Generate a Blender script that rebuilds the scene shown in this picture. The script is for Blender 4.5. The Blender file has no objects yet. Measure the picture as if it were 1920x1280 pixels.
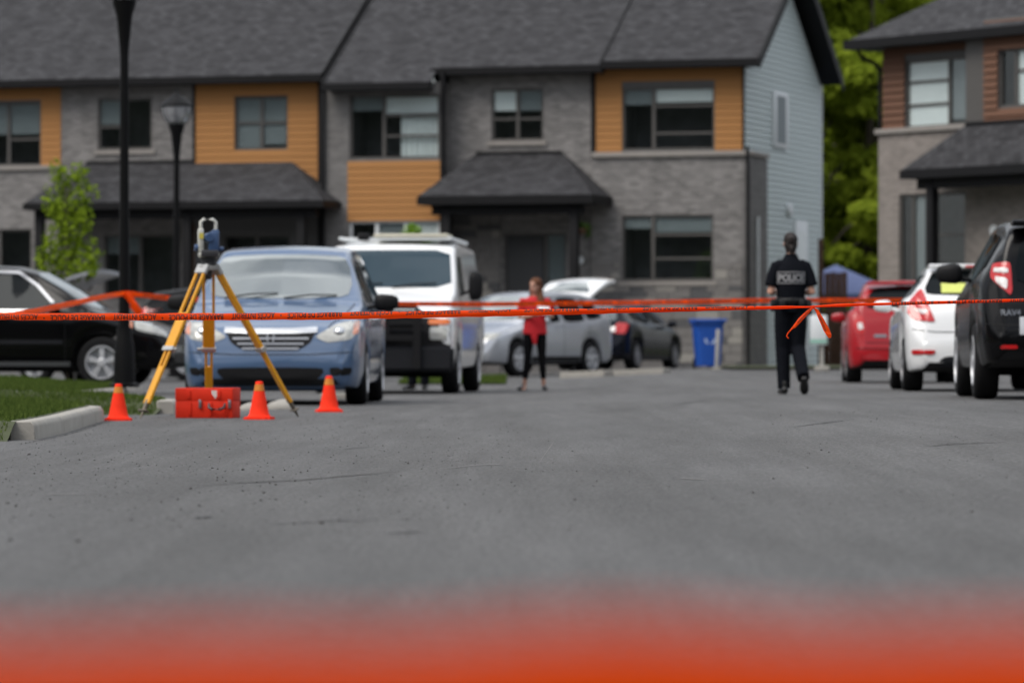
import bpy, bmesh, math, random
import numpy as np
from mathutils import Vector, Matrix
from mathutils.bvhtree import BVHTree

R = math.radians
random.seed(7)
rng = np.random.default_rng(7)
S = bpy.context.scene
COL = S.collection

# ------------------------------------------------------------------ camera
F, CX, HY, CH = 8000.0, 960.0, 662.0, 0.55      # focal length in px of the 1920 frame, centre column, horizon row, eye height
cd = bpy.data.cameras.new('camera'); cam = bpy.data.objects.new('camera', cd); COL.objects.link(cam)
cd.sensor_width = 36; cd.lens = F / 1920 * 36
cd.clip_start = 0.1; cd.clip_end = 1500
cam.location = (0, 0, CH); cam.rotation_euler = (R(90) + math.atan(22 / F), 0, 0)
cd.dof.use_dof = True; cd.dof.focus_distance = 22.9; cd.dof.aperture_fstop = 0.150 / 0.038
S.camera = cam
# ------------------------------------------------------------------ light
SUN_EL, SUN_AZ = R(54), R(234)                  # azimuth clockwise from +Y: behind the camera, a little left
w = bpy.data.worlds.new('World'); S.world = w; w.use_nodes = True
nt = w.node_tree; N = nt.nodes; N.clear()
out = N.new('ShaderNodeOutputWorld'); bg = N.new('ShaderNodeBackground'); bg.inputs[1].default_value = 0.12
sky = N.new('ShaderNodeTexSky'); sky.sky_type = 'NISHITA'; sky.sun_disc = False
sky.sun_elevation = SUN_EL; sky.sun_rotation = SUN_AZ; sky.dust_density = 3.0; sky.air_density = 1.0
tc = N.new('ShaderNodeTexCoord'); mp = N.new('ShaderNodeMapping'); mp.inputs['Scale'].default_value = (1, 1, 2.4)
nz = N.new('ShaderNodeTexNoise'); nz.inputs['Scale'].default_value = 2.6; nz.inputs['Detail'].default_value = 7
cr = N.new('ShaderNodeValToRGB'); cr.color_ramp.elements[0].position = .38; cr.color_ramp.elements[1].position = .60
cr.color_ramp.elements[0].color = (.45, .45, .45, 1); cr.color_ramp.elements[1].color = (1, 1, 1, 1)
n2 = N.new('ShaderNodeTexNoise'); n2.inputs['Scale'].default_value = 3.6; n2.inputs['Detail'].default_value = 7
c2 = N.new('ShaderNodeValToRGB'); c2.color_ramp.elements[0].position = .36; c2.color_ramp.elements[1].position = .62
c2.color_ramp.elements[0].color = (1.7, 1.85, 2.1, 1); c2.color_ramp.elements[1].color = (8.0, 8.05, 8.1, 1)
mx = N.new('ShaderNodeMix'); mx.data_type = 'RGBA'
L_ = nt.links.new
L_(tc.outputs['Generated'], mp.inputs[0]); L_(mp.outputs[0], nz.inputs[0]); L_(mp.outputs[0], n2.inputs[0])
L_(nz.outputs[0], cr.inputs[0]); L_(n2.outputs[0], c2.inputs[0])
L_(cr.outputs[0], mx.inputs[0]); L_(sky.outputs[0], mx.inputs[6]); L_(c2.outputs[0], mx.inputs[7])
# overcast luminance rises from horizon to zenith as (1 + 2 sin h) / 3
sz = N.new('ShaderNodeSeparateXYZ'); m1 = N.new('ShaderNodeMath'); m1.operation = 'MAXIMUM'; m1.inputs[1].default_value = 0
m2 = N.new('ShaderNodeMath'); m2.operation = 'MULTIPLY_ADD'; m2.inputs[1].default_value = 2 / 3 * 1.45; m2.inputs[2].default_value = 1 / 3 * 1.45
vs = N.new('ShaderNodeVectorMath'); vs.operation = 'SCALE'
L_(tc.outputs['Generated'], sz.inputs[0]); L_(sz.outputs[2], m1.inputs[0]); L_(m1.outputs[0], m2.inputs[0])
L_(mx.outputs[2], vs.inputs[0]); L_(m2.outputs[0], vs.inputs[3])
L_(vs.outputs[0], bg.inputs[0]); L_(bg.outputs[0], out.inputs[0])
sl = bpy.data.lights.new('sun', 'SUN'); sl.energy = 1.3; sl.angle = R(36); sl.color = (1, .96, .9)
so = bpy.data.objects.new('sun', sl); COL.objects.link(so)
sd = Vector((math.sin(SUN_AZ) * math.cos(SUN_EL), math.cos(SUN_AZ) * math.cos(SUN_EL), math.sin(SUN_EL)))
so.rotation_euler = sd.to_track_quat('Z', 'Y').to_euler(); so.location = (0, -20, 40)
S.view_settings.view_transform = 'Standard'; S.view_settings.look = 'None'
S.view_settings.exposure = 0.72; S.view_settings.gamma = 1.0; S.view_settings.use_curve_mapping = False
S.render.engine = 'CYCLES'; S.cycles.use_denoising = True
S.cycles.max_bounces = 6; S.cycles.transparent_max_bounces = 12
S.cycles.sample_clamp_indirect = 4.0

# ------------------------------------------------------------------ helpers
def smooth(a, b, x):
    t = min(1, max(0, (x - a) / (b - a))); return t * t * (3 - 2 * t)
def zg(x, y):                                   # ground height: camber up to the right, slight rise at the far end
    return .12 * smooth(.3, 3.2, x) * smooth(6, 24, y) + .10 * smooth(64, 84, y)
def at(px, py, d):
    return Vector(((px - CX) * d / F, d, CH + (HY - py) * d / F))
def tag(o, label=None, cat=None, group=None, kind=None):
    if label: o['label'] = label
    if cat: o['category'] = cat
    if group: o['group'] = group
    if kind: o['kind'] = kind
    return o
def empty(name, loc=(0, 0, 0), rz=0, label=None, cat=None, group=None):
    o = bpy.data.objects.new(name, None); COL.objects.link(o); o.empty_display_size = .2
    o.location = loc; o.rotation_euler = (0, 0, rz)
    return tag(o, label, cat, group)
def link(name, me, mat=None, parent=None, loc=None, rot=None, scale=None):
    o = bpy.data.objects.new(name, me); COL.objects.link(o)
    if mat is not None:
        if len(me.materials) == 0: me.materials.append(mat)
        elif me.materials[0] != mat:
            o.material_slots[0].link = 'OBJECT'; o.material_slots[0].material = mat
    if parent: o.parent = parent
    if loc is not None: o.location = loc
    if rot is not None: o.rotation_euler = rot
    if scale is not None: o.scale = scale
    return o
def mesh(name, bm, sm=None):
    me = bpy.data.meshes.new(name)
    bm.normal_update(); bm.to_mesh(me); bm.free()
    if sm is not None:
        me.shade_smooth(); me.set_sharp_from_angle(angle=R(sm))
    return me
def pydata(name, v, f, sm=None):
    me = bpy.data.meshes.new(name); me.from_pydata(v, [], f); me.update()
    if sm is not None:
        me.shade_smooth(); me.set_sharp_from_angle(angle=R(sm))
    return me
def add_box(bm, x0, x1, y0, y1, z0, z1, M=None):
    vs = [bm.verts.new((x, y, z)) for x in (x0, x1) for y in (y0, y1) for z in (z0, z1)]
    if M is not None:
        for v in vs: v.co = M @ v.co
    for f in ((0, 1, 3, 2), (4, 6, 7, 5), (0, 4, 5, 1), (2, 3, 7, 6), (0, 2, 6, 4), (1, 5, 7, 3)):
        bm.faces.new([vs[i] for i in f])
    return vs
def box(name, x0, x1, y0, y1, z0, z1, mat, parent=None, bev=0.0):
    bm = bmesh.new(); add_box(bm, x0, x1, y0, y1, z0, z1)
    bmesh.ops.recalc_face_normals(bm, faces=bm.faces)
    if bev: bmesh.ops.bevel(bm, geom=bm.edges[:], offset=bev, segments=2, affect='EDGES', profile=.5)
    return link(name, mesh(name, bm, 35 if bev else None), mat, parent)
def frame_of(d, ref=Vector((1, 0, 0))):
    d = d.normalized(); s = ref - d * ref.dot(d)
    if s.length < 1e-3: s = Vector((0, 1, 0)) - d * d.y
    s.normalize(); return s, d.cross(s).normalized()
def add_tube(bm, pts, n=10, cap=True, ref=Vector((1, 0, 0))):
    """pts: list of (Vector, rx, ry)"""
    rings = []
    P = [Vector(p[0]) for p in pts]
    for i, (p, a, b) in enumerate(pts):
        d = (P[min(i + 1, len(P) - 1)] - P[max(i - 1, 0)])
        s, t = frame_of(d, ref)
        rings.append([bm.verts.new(P[i] + s * (a * math.cos(2 * math.pi * k / n)) + t * (b * math.sin(2 * math.pi * k / n))) for k in range(n)])
    for r0, r1 in zip(rings, rings[1:]):
        for k in range(n):
            bm.faces.new((r0[k], r0[(k + 1) % n], r1[(k + 1) % n], r1[k]))
    if cap:
        bm.faces.new(rings[0][::-1]); bm.faces.new(rings[-1])
    return rings
def tube(name, pts, mat, parent=None, n=10, sm=50):
    bm = bmesh.new(); add_tube(bm, [(Vector(p[0]), p[1], p[2] if len(p) > 2 else p[1]) for p in pts], n)
    bmesh.ops.recalc_face_normals(bm, faces=bm.faces)
    return link(name, mesh(name, bm, sm), mat, parent)
def lathe_bm(prof, n=24, bm=None, axis='Z', cap=True):
    bm = bm or bmesh.new(); rings = []
    for r, z in prof:
        ring = []
        for k in range(n):
            a = 2 * math.pi * k / n; c, s = r * math.cos(a), r * math.sin(a)
            ring.append(bm.verts.new((c, s, z) if axis == 'Z' else (c, z, s)))
        rings.append(ring)
    for r0, r1 in zip(rings, rings[1:]):
        for k in range(n):
            bm.faces.new((r0[k], r0[(k + 1) % n], r1[(k + 1) % n], r1[k]))
    if cap: bm.faces.new(rings[0][::-1]); bm.faces.new(rings[-1])
    bmesh.ops.recalc_face_normals(bm, faces=bm.faces)
    return bm
def lathe(name, prof, mat, parent=None, n=24, sm=40, loc=None):
    return link(name, mesh(name, lathe_bm(prof, n), sm), mat, parent, loc)
def remesh(bm, voxel, name, it=4):
    bmesh.ops.recalc_face_normals(bm, faces=bm.faces)
    me = bpy.data.meshes.new('tmp'); bm.to_mesh(me); bm.free()
    o = bpy.data.objects.new('tmp', me); COL.objects.link(o)
    m = o.modifiers.new('r', 'REMESH'); m.mode = 'VOXEL'; m.voxel_size = voxel
    if it:
        s = o.modifiers.new('s', 'SMOOTH'); s.factor = .5; s.iterations = it
    bpy.context.view_layer.update()
    dg = bpy.context.evaluated_depsgraph_get()
    res = bpy.data.meshes.new_from_object(o.evaluated_get(dg)); res.name = name
    bpy.data.objects.remove(o); bpy.data.meshes.remove(me)
    res.shade_smooth(); return res

# ------------------------------------------------------------------ materials
def mat(name, col, rough=.6, metal=0.0, coat=0.0, noise=0.0, nscale=8.0, bump=0.0, bscale=60.0, spec=.5, trans=0.0):
    m = bpy.data.materials.new(name); m.use_nodes = True; t = m.node_tree; b = t.nodes['Principled BSDF']
    b.inputs['Base Color'].default_value = (*col, 1); b.inputs['Roughness'].default_value = rough
    b.inputs['Metallic'].default_value = metal; b.inputs['Coat Weight'].default_value = coat
    b.inputs['Coat Roughness'].default_value = .04; b.inputs['Specular IOR Level'].default_value = spec
    tc = t.nodes.new('ShaderNodeTexCoord')
    if noise:
        n = t.nodes.new('ShaderNodeTexNoise'); n.inputs['Scale'].default_value = nscale; n.inputs['Detail'].default_value = 6
        r = t.nodes.new('ShaderNodeMix'); r.data_type = 'RGBA'
        r.inputs[6].default_value = (*[c * (1 - noise) for c in col], 1); r.inputs[7].default_value = (*[min(1, c * (1 + noise)) for c in col], 1)
        t.links.new(tc.outputs['Object'], n.inputs[0]); t.links.new(n.outputs[0], r.inputs[0]); t.links.new(r.outputs[2], b.inputs['Base Color'])
    if bump:
        n = t.nodes.new('ShaderNodeTexNoise'); n.inputs['Scale'].default_value = bscale; n.inputs['Detail'].default_value = 4
        u = t.nodes.new('ShaderNodeBump'); u.inputs['Strength'].default_value = bump; u.inputs['Distance'].default_value = .01
        t.links.new(tc.outputs['Object'], n.inputs[0]); t.links.new(n.outputs[0], u.inputs['Height']); t.links.new(u.outputs[0], b.inputs['Normal'])
    return m
def paint(name, col, metal=.0, rough=.32):
    return mat(name, col, rough, metal, 1.0, noise=.05, nscale=3)
def glass_mat(name, tint=(.02, .025, .028), refl=.10, see=0.0, gl=1.0):
    """glossy pane: Fresnel reflection over dark (see=0) or see-through (see>0) glass"""
    m = bpy.data.materials.new(name); m.use_nodes = True; t = m.node_tree; t.nodes.clear()
    o = t.nodes.new('ShaderNodeOutputMaterial'); mixs = t.nodes.new('ShaderNodeMixShader')
    fr = t.nodes.new('ShaderNodeLayerWeight'); fr.inputs[0].default_value = .5
    pw = t.nodes.new('ShaderNodeMath'); pw.operation = 'POWER'; pw.inputs[1].default_value = 4.0
    ad = t.nodes.new('ShaderNodeMath'); ad.operation = 'MULTIPLY_ADD'; ad.inputs[1].default_value = .8; ad.inputs[2].default_value = refl + .035; ad.use_clamp = True
    t.links.new(fr.outputs['Facing'], pw.inputs[0])
    g = t.nodes.new('ShaderNodeBsdfGlossy'); g.inputs['Roughness'].default_value = .03; g.inputs[0].default_value = (.92 * gl, .97 * gl, gl, 1)
    d = t.nodes.new('ShaderNodeBsdfDiffuse'); d.inputs[0].default_value = (*tint, 1)
    base = d
    if see:
        tr = t.nodes.new('ShaderNodeBsdfTransparent'); tr.inputs[0].default_value = (.93, .95, .95, 1)
        m2 = t.nodes.new('ShaderNodeMixShader'); m2.inputs[0].default_value = see
        t.links.new(d.outputs[0], m2.inputs[1]); t.links.new(tr.outputs[0], m2.inputs[2]); base = m2
    t.links.new(pw.outputs[0], ad.inputs[0]); t.links.new(ad.outputs[0], mixs.inputs[0])
    t.links.new(base.outputs[0], mixs.inputs[1]); t.links.new(g.outputs[0], mixs.inputs[2]); t.links.new(mixs.outputs[0], o.inputs[0])
    return m
def brick_mat(name, c1, c2, mortar, bw=.22, bh=.075, nz_=.5, ms=.012, bump=.5, uv=False, rough=.85, blot=.16):
    m = bpy.data.materials.new(name); m.use_nodes = True; t = m.node_tree; b = t.nodes['Principled BSDF']
    b.inputs['Roughness'].default_value = rough; b.inputs['Specular IOR Level'].default_value = .25
    tc = t.nodes.new('ShaderNodeTexCoord'); k = t.nodes.new('ShaderNodeTexBrick')
    if uv: src = tc.outputs['UV']
    else:
        sx = t.nodes.new('ShaderNodeSeparateXYZ'); cb = t.nodes.new('ShaderNodeCombineXYZ'); a = t.nodes.new('ShaderNodeMath'); a.operation = 'ADD'
        t.links.new(tc.outputs['Object'], sx.inputs[0]); t.links.new(sx.outputs[0], a.inputs[0]); t.links.new(sx.outputs[1], a.inputs[1])
        t.links.new(a.outputs[0], cb.inputs[0]); t.links.new(sx.outputs[2], cb.inputs[1]); src = cb.outputs[0]
    t.links.new(src, k.inputs['Vector'])
    k.inputs['Color1'].default_value = (*c1, 1); k.inputs['Color2'].default_value = (*c2, 1); k.inputs['Mortar'].default_value = (*mortar, 1)
    k.inputs['Scale'].default_value = 1; k.inputs['Mortar Size'].default_value = ms; k.inputs['Brick Width'].default_value = bw; k.inputs['Row Height'].default_value = bh
    n = t.nodes.new('ShaderNodeTexNoise'); n.inputs['Scale'].default_value = 2.2; n.inputs['Detail'].default_value = 8; n.inputs['Roughness'].default_value = .7
    t.links.new(src, n.inputs[0])
    mr = t.nodes.new('ShaderNodeMapRange'); mr.inputs[3].default_value = 1 - blot; mr.inputs[4].default_value = 1 + blot
    mr.inputs[1].default_value = .3; mr.inputs[2].default_value = .7
    t.links.new(n.outputs[0], mr.inputs[0])
    v = t.nodes.new('ShaderNodeVectorMath'); v.operation = 'SCALE'
    t.links.new(k.outputs[0], v.inputs[0]); t.links.new(mr.outputs[0], v.inputs[3]); t.links.new(v.outputs[0], b.inputs['Base Color'])
    u = t.nodes.new('ShaderNodeBump'); u.inputs['Strength'].default_value = bump; u.inputs['Distance'].default_value = .012; u.invert = True
    t.links.new(k.outputs['Fac'], u.inputs['Height']); t.links.new(u.outputs[0], b.inputs['Normal'])
    return m
def leaf_mat(name, c1, c2, tl=.35):
    m = bpy.data.materials.new(name); m.use_nodes = True; t = m.node_tree; t.nodes.clear()
    o = t.nodes.new('ShaderNodeOutputMaterial'); g = t.nodes.new('ShaderNodeNewGeometry'); r = t.nodes.new('ShaderNodeMix'); r.data_type = 'RGBA'
    r.inputs[6].default_value = (*c1, 1); r.inputs[7].default_value = (*c2, 1)
    d = t.nodes.new('ShaderNodeBsdfDiffuse'); l = t.nodes.new('ShaderNodeBsdfTranslucent'); mm = t.nodes.new('ShaderNodeMixShader'); mm.inputs[0].default_value = tl
    t.links.new(g.outputs['Random Per Island'], r.inputs[0]); t.links.new(r.outputs[2], d.inputs[0]); t.links.new(r.outputs[2], l.inputs[0])
    t.links.new(d.outputs[0], mm.inputs[1]); t.links.new(l.outputs[0], mm.inputs[2]); t.links.new(mm.outputs[0], o.inputs[0])
    return m
def asphalt_mat():
    m = bpy.data.materials.new('asphalt'); m.use_nodes = True; t = m.node_tree; b = t.nodes['Principled BSDF']
    tc = t.nodes.new('ShaderNodeTexCoord')
    def noise(sc, det, rg=.6, mapping=None):
        n = t.nodes.new('ShaderNodeTexNoise'); n.inputs['Scale'].default_value = sc; n.inputs['Detail'].default_value = det; n.inputs['Roughness'].default_value = rg
        if mapping:
            q = t.nodes.new('ShaderNodeMapping'); q.inputs['Scale'].default_value = mapping[0]; q.inputs['Rotation'].default_value = (0, 0, mapping[1])
            t.links.new(tc.outputs['Object'], q.inputs[0]); t.links.new(q.outputs[0], n.inputs[0])
        else: t.links.new(tc.outputs['Object'], n.inputs[0])
        return n.outputs[0]
    def ramp(src, a, b_, lo, hi):
        q = t.nodes.new('ShaderNodeMapRange'); q.inputs[1].default_value = a; q.inputs[2].default_value = b_; q.inputs[3].default_value = lo; q.inputs[4].default_value = hi
        t.links.new(src, q.inputs[0]); return q.outputs[0]
    def mul(a, c):
        q = t.nodes.new('ShaderNodeMath'); q.operation = 'MULTIPLY'; t.links.new(a, q.inputs[0]); t.links.new(c, q.inputs[1]); return q.outputs[0]
    grain = mul(ramp(noise(170, 3, .75), .3, .7, .6, 1.4), ramp(noise(48, 4, .7), .3, .7, .78, 1.22))
    patch = ramp(noise(1.0, 5, .6, ((.5, .12, 1), R(-6))), .35, .65, .87, 1.13)
    streak = ramp(noise(1.0, 5, .65, ((1.6, .10, 1), R(-12))), .36, .64, .92, 1.09)
    scuff = ramp(noise(1.0, 4, .6, ((.22, 2.2, 1), R(8))), .62, .76, 1.0, 1.14)
    fleck = ramp(noise(1.0, 3, .7, ((55, 7, 1), R(4))), .3, .7, .70, 1.30)
    wear = ramp(noise(1.0, 4, .6, ((9, .35, 1), R(-9))), .35, .68, .93, 1.08)
    f = mul(mul(mul(grain, patch), mul(streak, scuff)), mul(fleck, wear))
    v = t.nodes.new('ShaderNodeVectorMath'); v.operation = 'SCALE'; v.inputs[0].default_value = (.088, .0875, .087)
    t.links.new(f, v.inputs[3]); t.links.new(v.outputs[0], b.inputs['Base Color'])
    b.inputs['Specular IOR Level'].default_value = .3
    rr = ramp(noise(1.0, 5, .65, ((1.6, .10, 1), R(-12))), .35, .65, .92, .74); t.links.new(rr, b.inputs['Roughness'])
    u = t.nodes.new('ShaderNodeBump'); u.inputs['Strength'].default_value = .55; u.inputs['Distance'].default_value = .006
    t.links.new(noise(150, 4, .7), u.inputs['Height']); t.links.new(u.outputs[0], b.inputs['Normal'])
    return m

M = {}
M['asphalt'] = asphalt_mat()
M['concrete'] = mat('concrete', (.32, .305, .275), .9, noise=.22, nscale=6, bump=.3, bscale=40)
M['soil'] = mat('soil', (.05, .06, .025), .95, noise=.4, nscale=4)
M['mulch'] = mat('mulch', (.09, .075, .06), .95, noise=.5, nscale=9, bump=.6, bscale=25)
M['grass'] = leaf_mat('grass_blades', (.045, .075, .017), (.115, .16, .038), .35)
M['brick'] = brick_mat('grey_brick', (.14, .134, .13), (.27, .258, .25), (.21, .203, .197))
M['brick_dark'] = brick_mat('dark_grey_brick', (.14, .135, .132), (.20, .193, .188), (.175, .17, .165))
M['brick_d'] = brick_mat('taupe_brick', (.20, .175, .16), (.27, .24, .22), (.24, .22, .2))
M['stone'] = mat('cut_stone', (.19, .18, .172), .9, noise=.35, nscale=5, bump=.5, bscale=30)
M['stone_dark'] = mat('dark_cut_stone', (.10, .10, .103), .9, noise=.3, nscale=5, bump=.5, bscale=30)
M['stone_pale'] = mat('pale_cut_stone', (.29, .275, .25), .9, noise=.25, nscale=5, bump=.5, bscale=30)
M['roof'] = brick_mat('shingles', (.024, .024, .026), (.056, .056, .060), (.018, .018, .020), .20, .12, ms=.008, bump=.6, uv=True, blot=.22)
M['orange'] = mat('orange_siding', (.39, .188, .066), .75, noise=.10, nscale=3, spec=.25)
M['rust'] = mat('brown_siding', (.135, .062, .034), .75, noise=.12, nscale=3)
M['bluegrey'] = mat('blue_grey_vinyl', (.50, .565, .555), .5, noise=.05, nscale=3)
M['wallback'] = mat('sheathing', (.12, .12, .12), .9, noise=.1)
M['black'] = mat('black_metal', (.004, .004, .0045), .5, noise=.2, nscale=4, spec=.15)
M['black_trim'] = mat('black_aluminium_trim', (.008, .008, .009), .6, noise=.2, nscale=4, spec=.2)
M['frame'] = mat('taupe_window_frame', (.085, .08, .075), .5, noise=.1)
M['sill'] = mat('stone_sill', (.27, .25, .23), .85, noise=.15)
M['white_trim'] = mat('white_vinyl', (.72, .75, .76), .5, noise=.05)
M['pane'] = glass_mat('window_glass', (.015, .017, .02), .02, .98)
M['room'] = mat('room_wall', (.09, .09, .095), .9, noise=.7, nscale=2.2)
M['blind'] = mat('roller_blind', (.82, .86, .85), .8, noise=.06, nscale=4)
M['blind_grey'] = mat('grey_roller_blind', (.22, .25, .26), .8, noise=.1, nscale=4)
M['door'] = mat('dark_door', (.035, .036, .038), .5, noise=.15)
M['door_wood'] = mat('orange_wood_door', (.20, .085, .028), .5, noise=.3, nscale=5)
M['wood'] = mat('brown_fence_wood', (.085, .042, .025), .8, noise=.35, nscale=5)
M['trunk'] = mat('bark', (.08, .065, .05), .9, noise=.35, nscale=9, bump=.6, bscale=30)
M['leaf_far'] = leaf_mat('leaves_far', (.19, .25, .024), (.34, .42, .045), .6)
M['leaf_young'] = leaf_mat('leaves_young', (.08, .13, .012), (.26, .36, .03), .45)
M['leaf_shrub'] = leaf_mat('leaves_shrub', (.10, .20, .02), (.25, .42, .04), .45)
M['leaf_cream'] = leaf_mat('cream_blossom', (.35, .24, .15), (.55, .42, .30), .3)
M['tyre'] = mat('tyre_rubber', (.010, .010, .011), .85, noise=.2, spec=.2)
M['rim'] = mat('alloy', (.50, .51, .53), .35, .25, noise=.05)
M['steelwheel'] = mat('dull_alloy', (.25, .25, .26), .4, .25)
M['under'] = mat('underbody', (.008, .008, .009), .9, noise=.2)
M['plastic'] = mat('black_plastic', (.009, .009, .010), .55, noise=.15, spec=.2)
M['greyplastic'] = mat('dark_grey_plastic', (.012, .013, .016), .65, noise=.15, spec=.2)
M['chrome'] = mat('chrome', (.62, .63, .64), .22, 1.0)
M['chrome_dull'] = mat('satin_chrome', (.30, .31, .33), .4, 1.0)
M['carglass'] = glass_mat('car_glass', (.006, .008, .009), -.012, gl=.5)
M['screen'] = glass_mat('windscreen_glass', (.06, .07, .066), .20)
M['screen_van'] = glass_mat('van_windscreen_glass', (.014, .034, .048), .0)
M['lampglass'] = mat('lamp_lens', (.42, .42, .39), .15, .2, 1.0, noise=.3, nscale=14)
M['red_lens'] = mat('red_lens', (.50, .010, .012), .2, 0, .6, noise=.25, nscale=16)
M['amber'] = mat('amber_lens', (.75, .17, .02), .2, 0, 1.0)
M['amber_pale'] = mat('pale_amber_lens', (.62, .22, .12), .2, 0, 1.0)
M['white_lens'] = mat('clear_lens', (.75, .72, .7), .2, 0, 1.0, noise=.2, nscale=18)
M['plate'] = mat('number_plate', (.55, .57, .6), .4, noise=.08)
M['navy'] = mat('navy_ink', (.02, .04, .16), .5)
M['p_blue'] = paint('blue_car_paint', (.066, .120, .222), .1)
M['p_white'] = paint('white_car_paint', (.78, .79, .79))
M['p_black'] = mat('black_car_paint', (.0025, .0025, .003), .25, 0, .28, noise=.05, nscale=3, spec=.1)
M['p_silver'] = paint('silver_car_paint', (.42, .44, .48), .45)
M['p_navy'] = mat('dark_navy_paint', (.004, .005, .010), .25, 0, .3, noise=.05, nscale=3, spec=.1)
M['p_red'] = mat('red_car_paint', (.36, .004, .010), .35, 0, .6, noise=.05, nscale=3, spec=.3)
M['p_dgrey'] = mat('dark_grey_paint', (.015, .017, .02), .3, 0, .5, noise=.05, nscale=3, spec=.25)
M['sticker_y'] = mat('yellow_green_paper', (.62, .68, .16), .6, noise=.1, nscale=12)
M['cone'] = mat('fluorescent_orange_plastic', (.95, .043, .017), .85, noise=.12, nscale=22, spec=.1)
M['cone_band'] = mat('amber_band', (.62, .20, .012), .4, noise=.12, nscale=30)
M['tripod'] = mat('yellow_orange_enamel', (.72, .33, .012), .4, noise=.12, nscale=14)
M['tripod_in'] = mat('ochre_wood', (.50, .20, .006), .5, noise=.15, nscale=14)
M['castalloy'] = mat('cast_aluminium', (.42, .42, .41), .45, .6, noise=.2, nscale=20)
M['steel_tip'] = mat('weathered_steel', (.16, .14, .11), .55, .5, noise=.3, nscale=30)
M['inst_blue'] = mat('instrument_blue', (.035, .075, .17), .45, noise=.15, nscale=30)
M['inst_grey'] = mat('instrument_ivory', (.50, .50, .46), .5, noise=.12, nscale=30)
M['inst_dark'] = mat('instrument_dark', (.035, .035, .04), .4)
M['inst_yellow'] = mat('instrument_label_yellow', (.6, .5, .08), .5)
M['case'] = mat('red_case_plastic', (.68, .030, .010), .6, noise=.15, nscale=14, spec=.2)
M['label_white'] = mat('worn_white_label', (.62, .55, .52), .6, noise=.3, nscale=60)
M['tape'] = mat('orange_plastic_film', (.95, .12, .010), .38, noise=.06, nscale=14, spec=.35)
def film_mat():
    m = mat('orange_plastic_film', (.98, .078, .005), .4, spec=.15); t = m.node_tree; b = t.nodes['Principled BSDF']
    tl = t.nodes.new('ShaderNodeBsdfTranslucent'); tl.inputs[0].default_value = (1.0, .105, .007, 1); mm = t.nodes.new('ShaderNodeMixShader'); mm.inputs[0].default_value = .5
    o = t.nodes['Material Output']; t.links.new(b.outputs[0], mm.inputs[1]); t.links.new(tl.outputs[0], mm.inputs[2]); t.links.new(mm.outputs[0], o.inputs[0])
    return m
M['tape'] = film_mat()
M['ink'] = mat('black_print', (.02, .012, .01), .6)
M['skin'] = mat('skin', (.50, .27, .19), .55, noise=.06, nscale=20)
M['hair_dark'] = mat('dark_brown_hair', (.012, .007, .006), .75, noise=.3, nscale=50)
M['hair_brown'] = mat('brown_hair', (.12, .055, .032), .8, noise=.35, nscale=50, spec=.1)
M['uniform'] = mat('navy_black_uniform', (.006, .007, .010), .9, noise=.25, nscale=20, bump=.3, bscale=30, spec=.08)
M['leather'] = mat('black_leather', (.008, .008, .008), .4, noise=.2)
M['patch'] = mat('reflective_letters', (.28, .28, .29), .5, noise=.1, nscale=40)
M['red_top'] = mat('red_blouse', (.52, .008, .016), .8, noise=.2, nscale=14, bump=.4, bscale=16)
M['leggings'] = mat('black_leggings', (.006, .006, .007), .9, noise=.2, spec=.08)
M['paper'] = mat('white_paper', (.78, .78, .78), .7)
M['bin'] = mat('blue_bin_plastic', (.012, .085, .42), .5, noise=.08)
M['bin_mark'] = mat('pale_bin_mark', (.45, .55, .75), .6)
M['canopy'] = mat('slate_blue_canvas', (.12, .155, .30), .8, noise=.08)
M['post'] = mat('weathered_post', (.38, .37, .34), .8, noise=.2)
M['lantern'] = glass_mat('lantern_glass', (.42, .42, .44), .22, .35)
M['pebble'] = mat('pebble', (.075, .072, .07), .9, noise=.7, nscale=5, spec=.1)
M['plant'] = leaf_mat('basket_leaves', (.03, .07, .015), (.10, .18, .03), .3)

# ------------------------------------------------------------------ ground
def sheet(name, xs, ys, fz, material, keep=None):
    V = []; idx = {}
    Fc = []
    for i, x in enumerate(xs):
        for j, y in enumerate(ys): idx[i, j] = len(V); V.append((x, y, fz(x, y)))
    for i in range(len(xs) - 1):
        for j in range(len(ys) - 1):
            if keep is None or keep((xs[i] + xs[i + 1]) / 2, (ys[j] + ys[j + 1]) / 2):
                Fc.append((idx[i, j], idx[i + 1, j], idx[i + 1, j + 1], idx[i, j + 1]))
    return link(name, pydata(name, V, Fc, 60), material)
xs = [-600, -250, -120, -60, -35, -22] + [x * .5 for x in range(-32, 33)] + [22, 35, 60, 120, 250, 600]
ys = [-40, -10, 0] + [y for y in range(2, 130, 2)] + [150, 200, 300, 500, 900]
road = tag(sheet('road', xs, ys, zg, M['asphalt']), kind='structure')

def kx(y):                                         # road-side line of the kerb
    if y < 37.5: return -3.02 - .30 * smooth(27, 36, y) - .55 * smooth(34.6, 36.6, y)
    return -3.06 - 1.75 * smooth(39.4, 46, y)
def zlawn(x, y):
    e = smooth(26.5, 27.15, y) if y < 28 else smooth(37.6, 40.2, y) if y > 37.4 else smooth(37.0, 36.3, y) if y > 36.3 else 1
    return zg(x, y) - .012 + .135 * e + .10 * e * smooth(0, 1.6, kx(y) - .2 - x)
def lawn(y0, y1):
    V = []; Fc = []; n = 60; m = 14
    for i in range(n + 1):
        y = y0 + (y1 - y0) * i / n
        for j in range(m + 1):
            t = (j / m) ** 2; x = (kx(y) - .13) * (1 - t) - 26 * t; V.append((x, y, zlawn(x, y)))
    for i in range(n):
        for j in range(m): a = i * (m + 1) + j; Fc.append((a, a + m + 1, a + m + 2, a + 1))
    return tag(link('lawn', pydata('lawn', V, Fc, 60), M['soil']), kind='structure')
lawn(26.4, 36.4); lawn(37.6, 56.5)
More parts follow.
